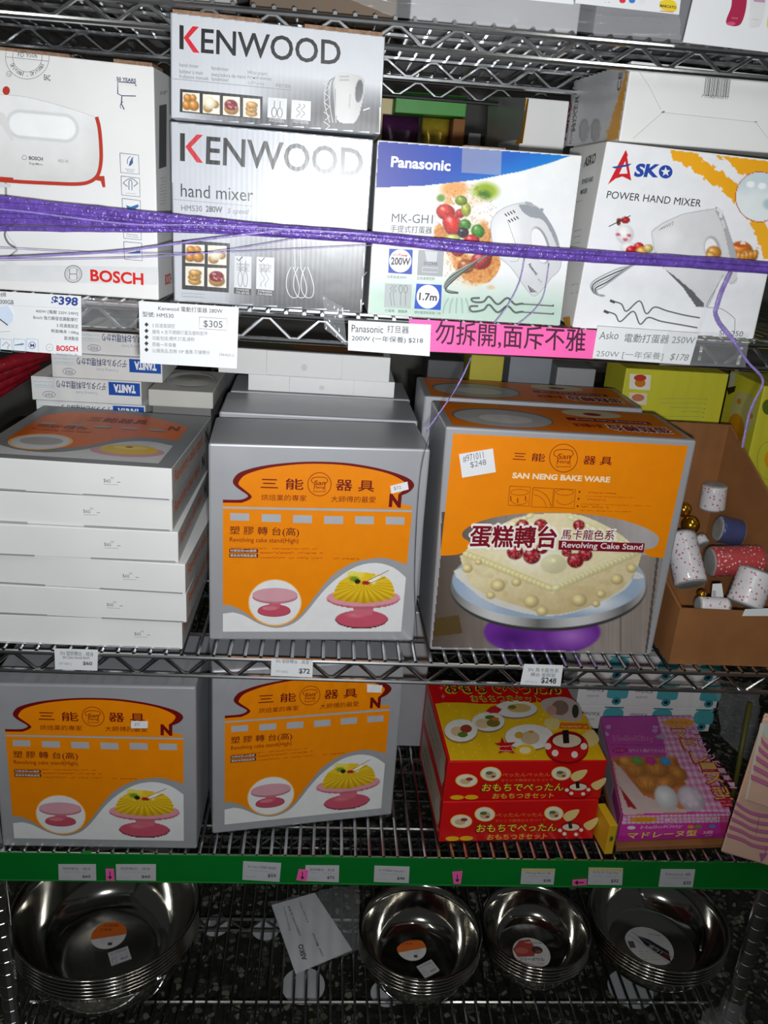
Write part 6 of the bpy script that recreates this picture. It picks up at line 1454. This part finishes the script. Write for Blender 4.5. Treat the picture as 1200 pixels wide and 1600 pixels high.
o, z = bowls(.285, .140, .093, .062, 5, .0072, 'small steel mixing bowl with meat picture label, top of its stack', 'small steel mixing bowl down its nest', 'small nested steel bowls')
x, y = at_floor(822, 1478, z); disc_label(o, z, .283, .133, .034, lab_meat)
o, z = bowls(.516, .158, .120, .066, 5, .0072, 'wide steel mixing bowl with white and black round label, top of its stack', 'wide steel mixing bowl down its nest', 'wide nested steel bowls')
disc_label(o, z, .508, .150, .044, lab_brush)

# ---- plastic bag with paper manual on the bottom shelf
zq = Z4+.004
mq = [onZ(*p, zq) for p in cc(C2, [(133, 288), (335, 230), (510, 492), (245, 604)])]
mn = Box('paper_manual', 'white instruction leaflet in a clear bag on the bottom shelf', 'leaflet', None, [mq[0]+[0, 0, .003], mq[1]+[0, 0, .003], mq[2]+[0, 0, .001], mq[3]+[0, 0, .001]], (0, 0, -.0025), WHITEPAPER, 0)
a = Art(Face(mn.F, cc(C2, [(133, 288), (335, 230), (510, 492), (245, 604)])), mn.o, C2, 6, PRINT_MATTE)
for t, x0, y0, x1, y1, h_, b_ in (('ASKO', 300, 540, 280, 466, 26, .04), ('Instruction', 222, 404, 193, 294, 9, 0), ('OPERATION GUIDE', 272, 428, 216, 290, 10, .02), ('Model No.', 308, 366, 266, 268, 9, 0), ('User Manual', 378, 524, 330, 418, 11, .01)):
    a.text(t, x0, y0, x1, y1, h_, (60, 60, 62), b_, up=(.92, -.3) if False else (-.95, .3))
a.done()
v = []; n_ = 14; f_ = []
bq = [onZ(*p, Z4+.004) for p in cc(C2, [(128, 280), (540, 190), (545, 505), (240, 612)])]
for j in range(n_+1):
    for i in range(n_+1):
        u, w_ = i/n_, j/n_; p = (bq[0]*(1-u)+bq[1]*u)*(1-w_)+(bq[3]*(1-u)+bq[2]*u)*w_; p = p+np.array([0, 0, .006+.03*max(0, u-.45)*math.sin(w_*math.pi)+random.uniform(-.003, .004)]); v.append(p)
for j in range(n_):
    for i in range(n_): f_.append((j*(n_+1)+i, (j+1)*(n_+1)+i, (j+1)*(n_+1)+i+1, j*(n_+1)+i+1))
b0_ = np.mean(v, axis=0); o = mesh_obj('clear_bag', np.array(v)-b0_, f_, FILM, None, tuple(b0_), True); tag(o, 'clear plastic bag around the instruction leaflet', 'plastic bag')
# crumpled film round the foot of the end post
mb = MB(); P = [(XR, 0, Z4+.085), (XR, 0, Z4+.05), (XR, 0, Z4+.02), (XR, 0, Z4+.009)]
mb.tube(P, [.018, .021, .029, .042], 16, caps=False); v = np.array(mb.v); rr = np.random.RandomState(2); v += rr.uniform(-.002, .002, v.shape); mb.v = [tuple(p) for p in v]
o = mb.obj('plastic_wrap', FILM, None, True, origin=(XR, 0, Z4)); tag(o, 'clear plastic wrapped around the foot of the end post', 'plastic wrap')
# round paper labels dropped on the floor
for i, (x, y, r, lb) in enumerate(((474, 1540, .042, 'round white paper label on the floor under the instruction leaflet'), (337, 1446, .028, 'round white label with barcode on the floor beside the large bowls'), (415, 1452, .028, 'round white label on the floor behind the instruction leaflet'), (985, 1545, .045, 'round white label on the floor under the wide bowls'), (603, 1552, .030, 'round white label on the floor under the medium bowls'))):
    p = onZ(x, y, ZF+.0006); mb = MB(); mb.lathe([(1e-5, 0), (r, 0), (r, .0006), (1e-5, .0006)], 32, (0, 0, 0)); o = mb.obj('round_label', WHITEPAPER, None, False, origin=(0, 0, 0)); o.location = (p[0], p[1], ZF+.0002); tag(o, lb, 'label', 'round labels on the floor')
    if i == 1:
        a = Art(Face([(p[0]-.02, p[1]+.02, ZF+.0008), (p[0]+.02, p[1]+.02, ZF+.0008), (p[0]+.02, p[1]-.02, ZF+.0008), (p[0]-.02, p[1]-.02, ZF+.0008)], [(0, 0), (40, 0), (40, 40), (0, 40)]), o, k0=3, material=PRINT_MATTE)
        for k in range(8): a.rect(8+k*2, 8, 9+k*2, 28, (70, 70, 74))
        a.done({'printed_panel': 'barcode'})

# ================================================================== top shelf: stock seen from below, hanging cards
for i, (x, w_, d_, h_, c, lb) in enumerate(((-.57, .16, .3, .2, (70, 70, 70), 'dark grey carton at the end of the top shelf'), (-.40, .15, .32, .18, (150, 150, 150), 'mid grey carton on the top shelf above the silver cartons'), (-.235, .16, .28, .22, (96, 78, 60), 'brown carton wrapped in film on the top shelf'),
                                           (-.06, .19, .34, .2, (172, 172, 176), 'pale grey carton on the top shelf above the blue-topped carton'), (.145, .15, .34, .24, (120, 120, 124), 'grey carton on the top shelf behind the white label strip'), (.31, .26, .36, .26, (160, 160, 160), 'wide pale carton on the top shelf behind the hanging card'))):
    gbox('stock_carton', lb, 'carton', None, x, .05+.01*(i % 2), Z0, w_, d_, h_, 0, mat('top_stock_%d' % i, c, .6, nscale=9, namt=.1), .002)
film('plastic_wrap', 'clear film drooping over the lip of the top shelf', [(470, -30), (1060, 10), (1064, 62), (620, 28)], -.007, 'plastic wrap', ry=.003, n=14)
b_ = card('label_strip', 'white label strip with yellow emblem on the top shelf lip', 'label', None, [(899, -34), (1066, -20), (1061, 23), (899, 5)], -.0135, WHITEPAPER)
a = b_.art('front', A2, material=PRINT_MATTE, k0=4)
a.poly(spline([(860, 10), (875, 0), (905, 2), (916, 20), (908, 36), (870, 30)], 3, True), (236, 206, 40)); a.text('MARCATO', 862, 22, 912, 28, 9, (70, 50, 20), .03)
for x, c in ((745, (220, 40, 50)), (775, (60, 120, 200)), (806, (226, 226, 226))): a.ell(x, 2, 10, 8, c)
a.tiny(690, 8, 712, 9, 5, (120, 80, 110)); a.line([(862, 34), (905, 38)], 2, (220, 60, 40)); a.done()
card('label_strip', 'plain white label strip beside the strip with yellow emblem', 'label', None, [(790, -46), (896, -36), (896, 7), (795, -3)], -.0135, WHITEPAPER)
b_ = card('hanging_card', 'white hanging card with a dark pink tool picture, above the barcode carton', 'card', None, [(1092, -40), (1300, -20), (1290, 92), (1067, 66)], -.016, WHITEPAPER, th=.0012)
a = b_.art('front', A2, material=PRINT_MATTE, k0=4)
a.poly(spline([(1092, -30), (1130, -30), (1132, 20), (1118, 70), (1098, 82), (1072, 76), (1070, 60), (1085, 20)], 4, True), (170, 20, 70)); a.ell(1084, 74, 14, 6, (210, 80, 120)); a.text('tool', 1086, 58, 1104, 60, 6, (220, 150, 180))
a.poly(spline([(1152, -30), (1190, -30), (1192, 20), (1180, 70), (1165, 84), (1142, 82), (1142, 50)], 4, True), (222, 222, 224)); a.line([(1155, 0), (1190, 4)], 10, (190, 150, 180)); a.tiny(1150, 62, 1172, 64, 5, (150, 150, 156)); a.poly(spline([(1206, 30), (1230, 20), (1240, 70), (1210, 90), (1196, 80)], 3, True), (206, 214, 110)); a.done()

# ================================================================== goods on the rack behind, seen over the blue-topped carton
def pillow(name, label, c, sx, sy, sz, m):
    mb = MB(); N = 12; v = []; f_ = []
    for s_ in (-1, 1):
        for j in range(N+1):
            for i in range(N+1):
                u, w_ = i/N*2-1, j/N*2-1; t = (1-abs(u)**4)*(1-abs(w_)**4)
                v.append((u*sx/2, s_*sy/2*t+.002*s_, w_*sz/2))
    M_ = (N+1)**2
    for j in range(N):
        for i in range(N):
            a_ = j*(N+1)+i; f_.append((a_, a_+1, a_+N+2, a_+N+1)); f_.append((M_+a_, M_+a_+N+1, M_+a_+N+2, M_+a_+1))
    for i in range(N):
        for (p, q_) in ((i, i+1), (N*(N+1)+i+1, N*(N+1)+i)): f_.append((q_, p, M_+p, M_+q_))
        for (p, q_) in ((i*(N+1), (i+1)*(N+1)), ((i+1)*(N+1)+N, i*(N+1)+N)): f_.append((p, q_, M_+q_, M_+p))
    o = mesh_obj(name, v, f_, m, None, c, True); tag(o, label, 'snack pack', 'packs on the rack behind'); return o
LK = (590, 100, 3.75); YK = .66
def kq(pts, Y=YK): return [onY(x, y, Y) for x, y in cc(LK, pts)]
qa, qb, qc, qd_ = kq([(110, 155), (528, 190), (515, 312), (100, 285)])
zt_ = Z1
gb_ = Box('green_box', 'green box lying on gold and purple packs on the rack behind', 'box', None, [qa, qb, qc, qd_], (0, .08, 0), mat('green_board', (70, 160, 60), .4, nscale=20, namt=.1))
pts = kq([(235, 300), (470, 310), (460, 560), (225, 560)]); c = np.mean(pts, axis=0)
GP = mat('gold_pack', (206, 176, 60), .25, metal=.4, nscale=26, namt=.5, bump=.6, bscale=40)
zlo = Z1
z_hi = qd_[2]
pillow('snack_pack', 'shiny gold and green pack under the green box', (c[0], .70, (zlo+z_hi)/2), .05, .05, z_hi-zlo-.002, GP)
pts = kq([(40, 275), (240, 300), (230, 560), (40, 540)]); c = np.mean(pts, axis=0)
pillow('snack_pack', 'dark purple pack beside the gold pack', (c[0], .70, (zlo+z_hi)/2), .066, .05, z_hi-zlo-.003, mat('purple_pack', (70, 30, 70), .3, nscale=26, namt=.4, bump=.5, bscale=40))
tn = kq([(450, 305), (520, 312), (505, 500), (440, 500)])
gbox('tan_carton', 'tan carton edge beside the gold pack on the rack behind', 'carton', None, tn[0][0], .665, Z1, tn[1][0]-tn[0][0], .2, z_hi-Z1-.001, 0, KRAFT)
cl = kq([(40, 150), (112, 155)]); gbox('cream_carton', 'cream carton behind the green box', 'carton', None, cl[0][0], .80, Z1, .07, .15, cl[0][2]-Z1, 0, mat('cream_board', (222, 206, 150), .5))
g1 = kq([(520, 195), (595, 195)]); gbox('storage_carton', 'tall pale grey carton behind the tan carton', 'carton', None, g1[0][0]+.012, .67, Z1, g1[1][0]-g1[0][0], .2, .25, 0, mat('pale_grey_board', (150, 152, 154), .5))
g2 = kq([(632, 195), (860, 195)]); gbox('storage_carton', 'wide dull grey carton on the rack behind', 'carton', None, g2[0][0]+.012, .69, Z1, g2[1][0]-g2[0][0]+.06, .2, .25, 0, mat('dull_grey_board', (104, 104, 102), .5))
# dim stock on the lower levels of the rack behind
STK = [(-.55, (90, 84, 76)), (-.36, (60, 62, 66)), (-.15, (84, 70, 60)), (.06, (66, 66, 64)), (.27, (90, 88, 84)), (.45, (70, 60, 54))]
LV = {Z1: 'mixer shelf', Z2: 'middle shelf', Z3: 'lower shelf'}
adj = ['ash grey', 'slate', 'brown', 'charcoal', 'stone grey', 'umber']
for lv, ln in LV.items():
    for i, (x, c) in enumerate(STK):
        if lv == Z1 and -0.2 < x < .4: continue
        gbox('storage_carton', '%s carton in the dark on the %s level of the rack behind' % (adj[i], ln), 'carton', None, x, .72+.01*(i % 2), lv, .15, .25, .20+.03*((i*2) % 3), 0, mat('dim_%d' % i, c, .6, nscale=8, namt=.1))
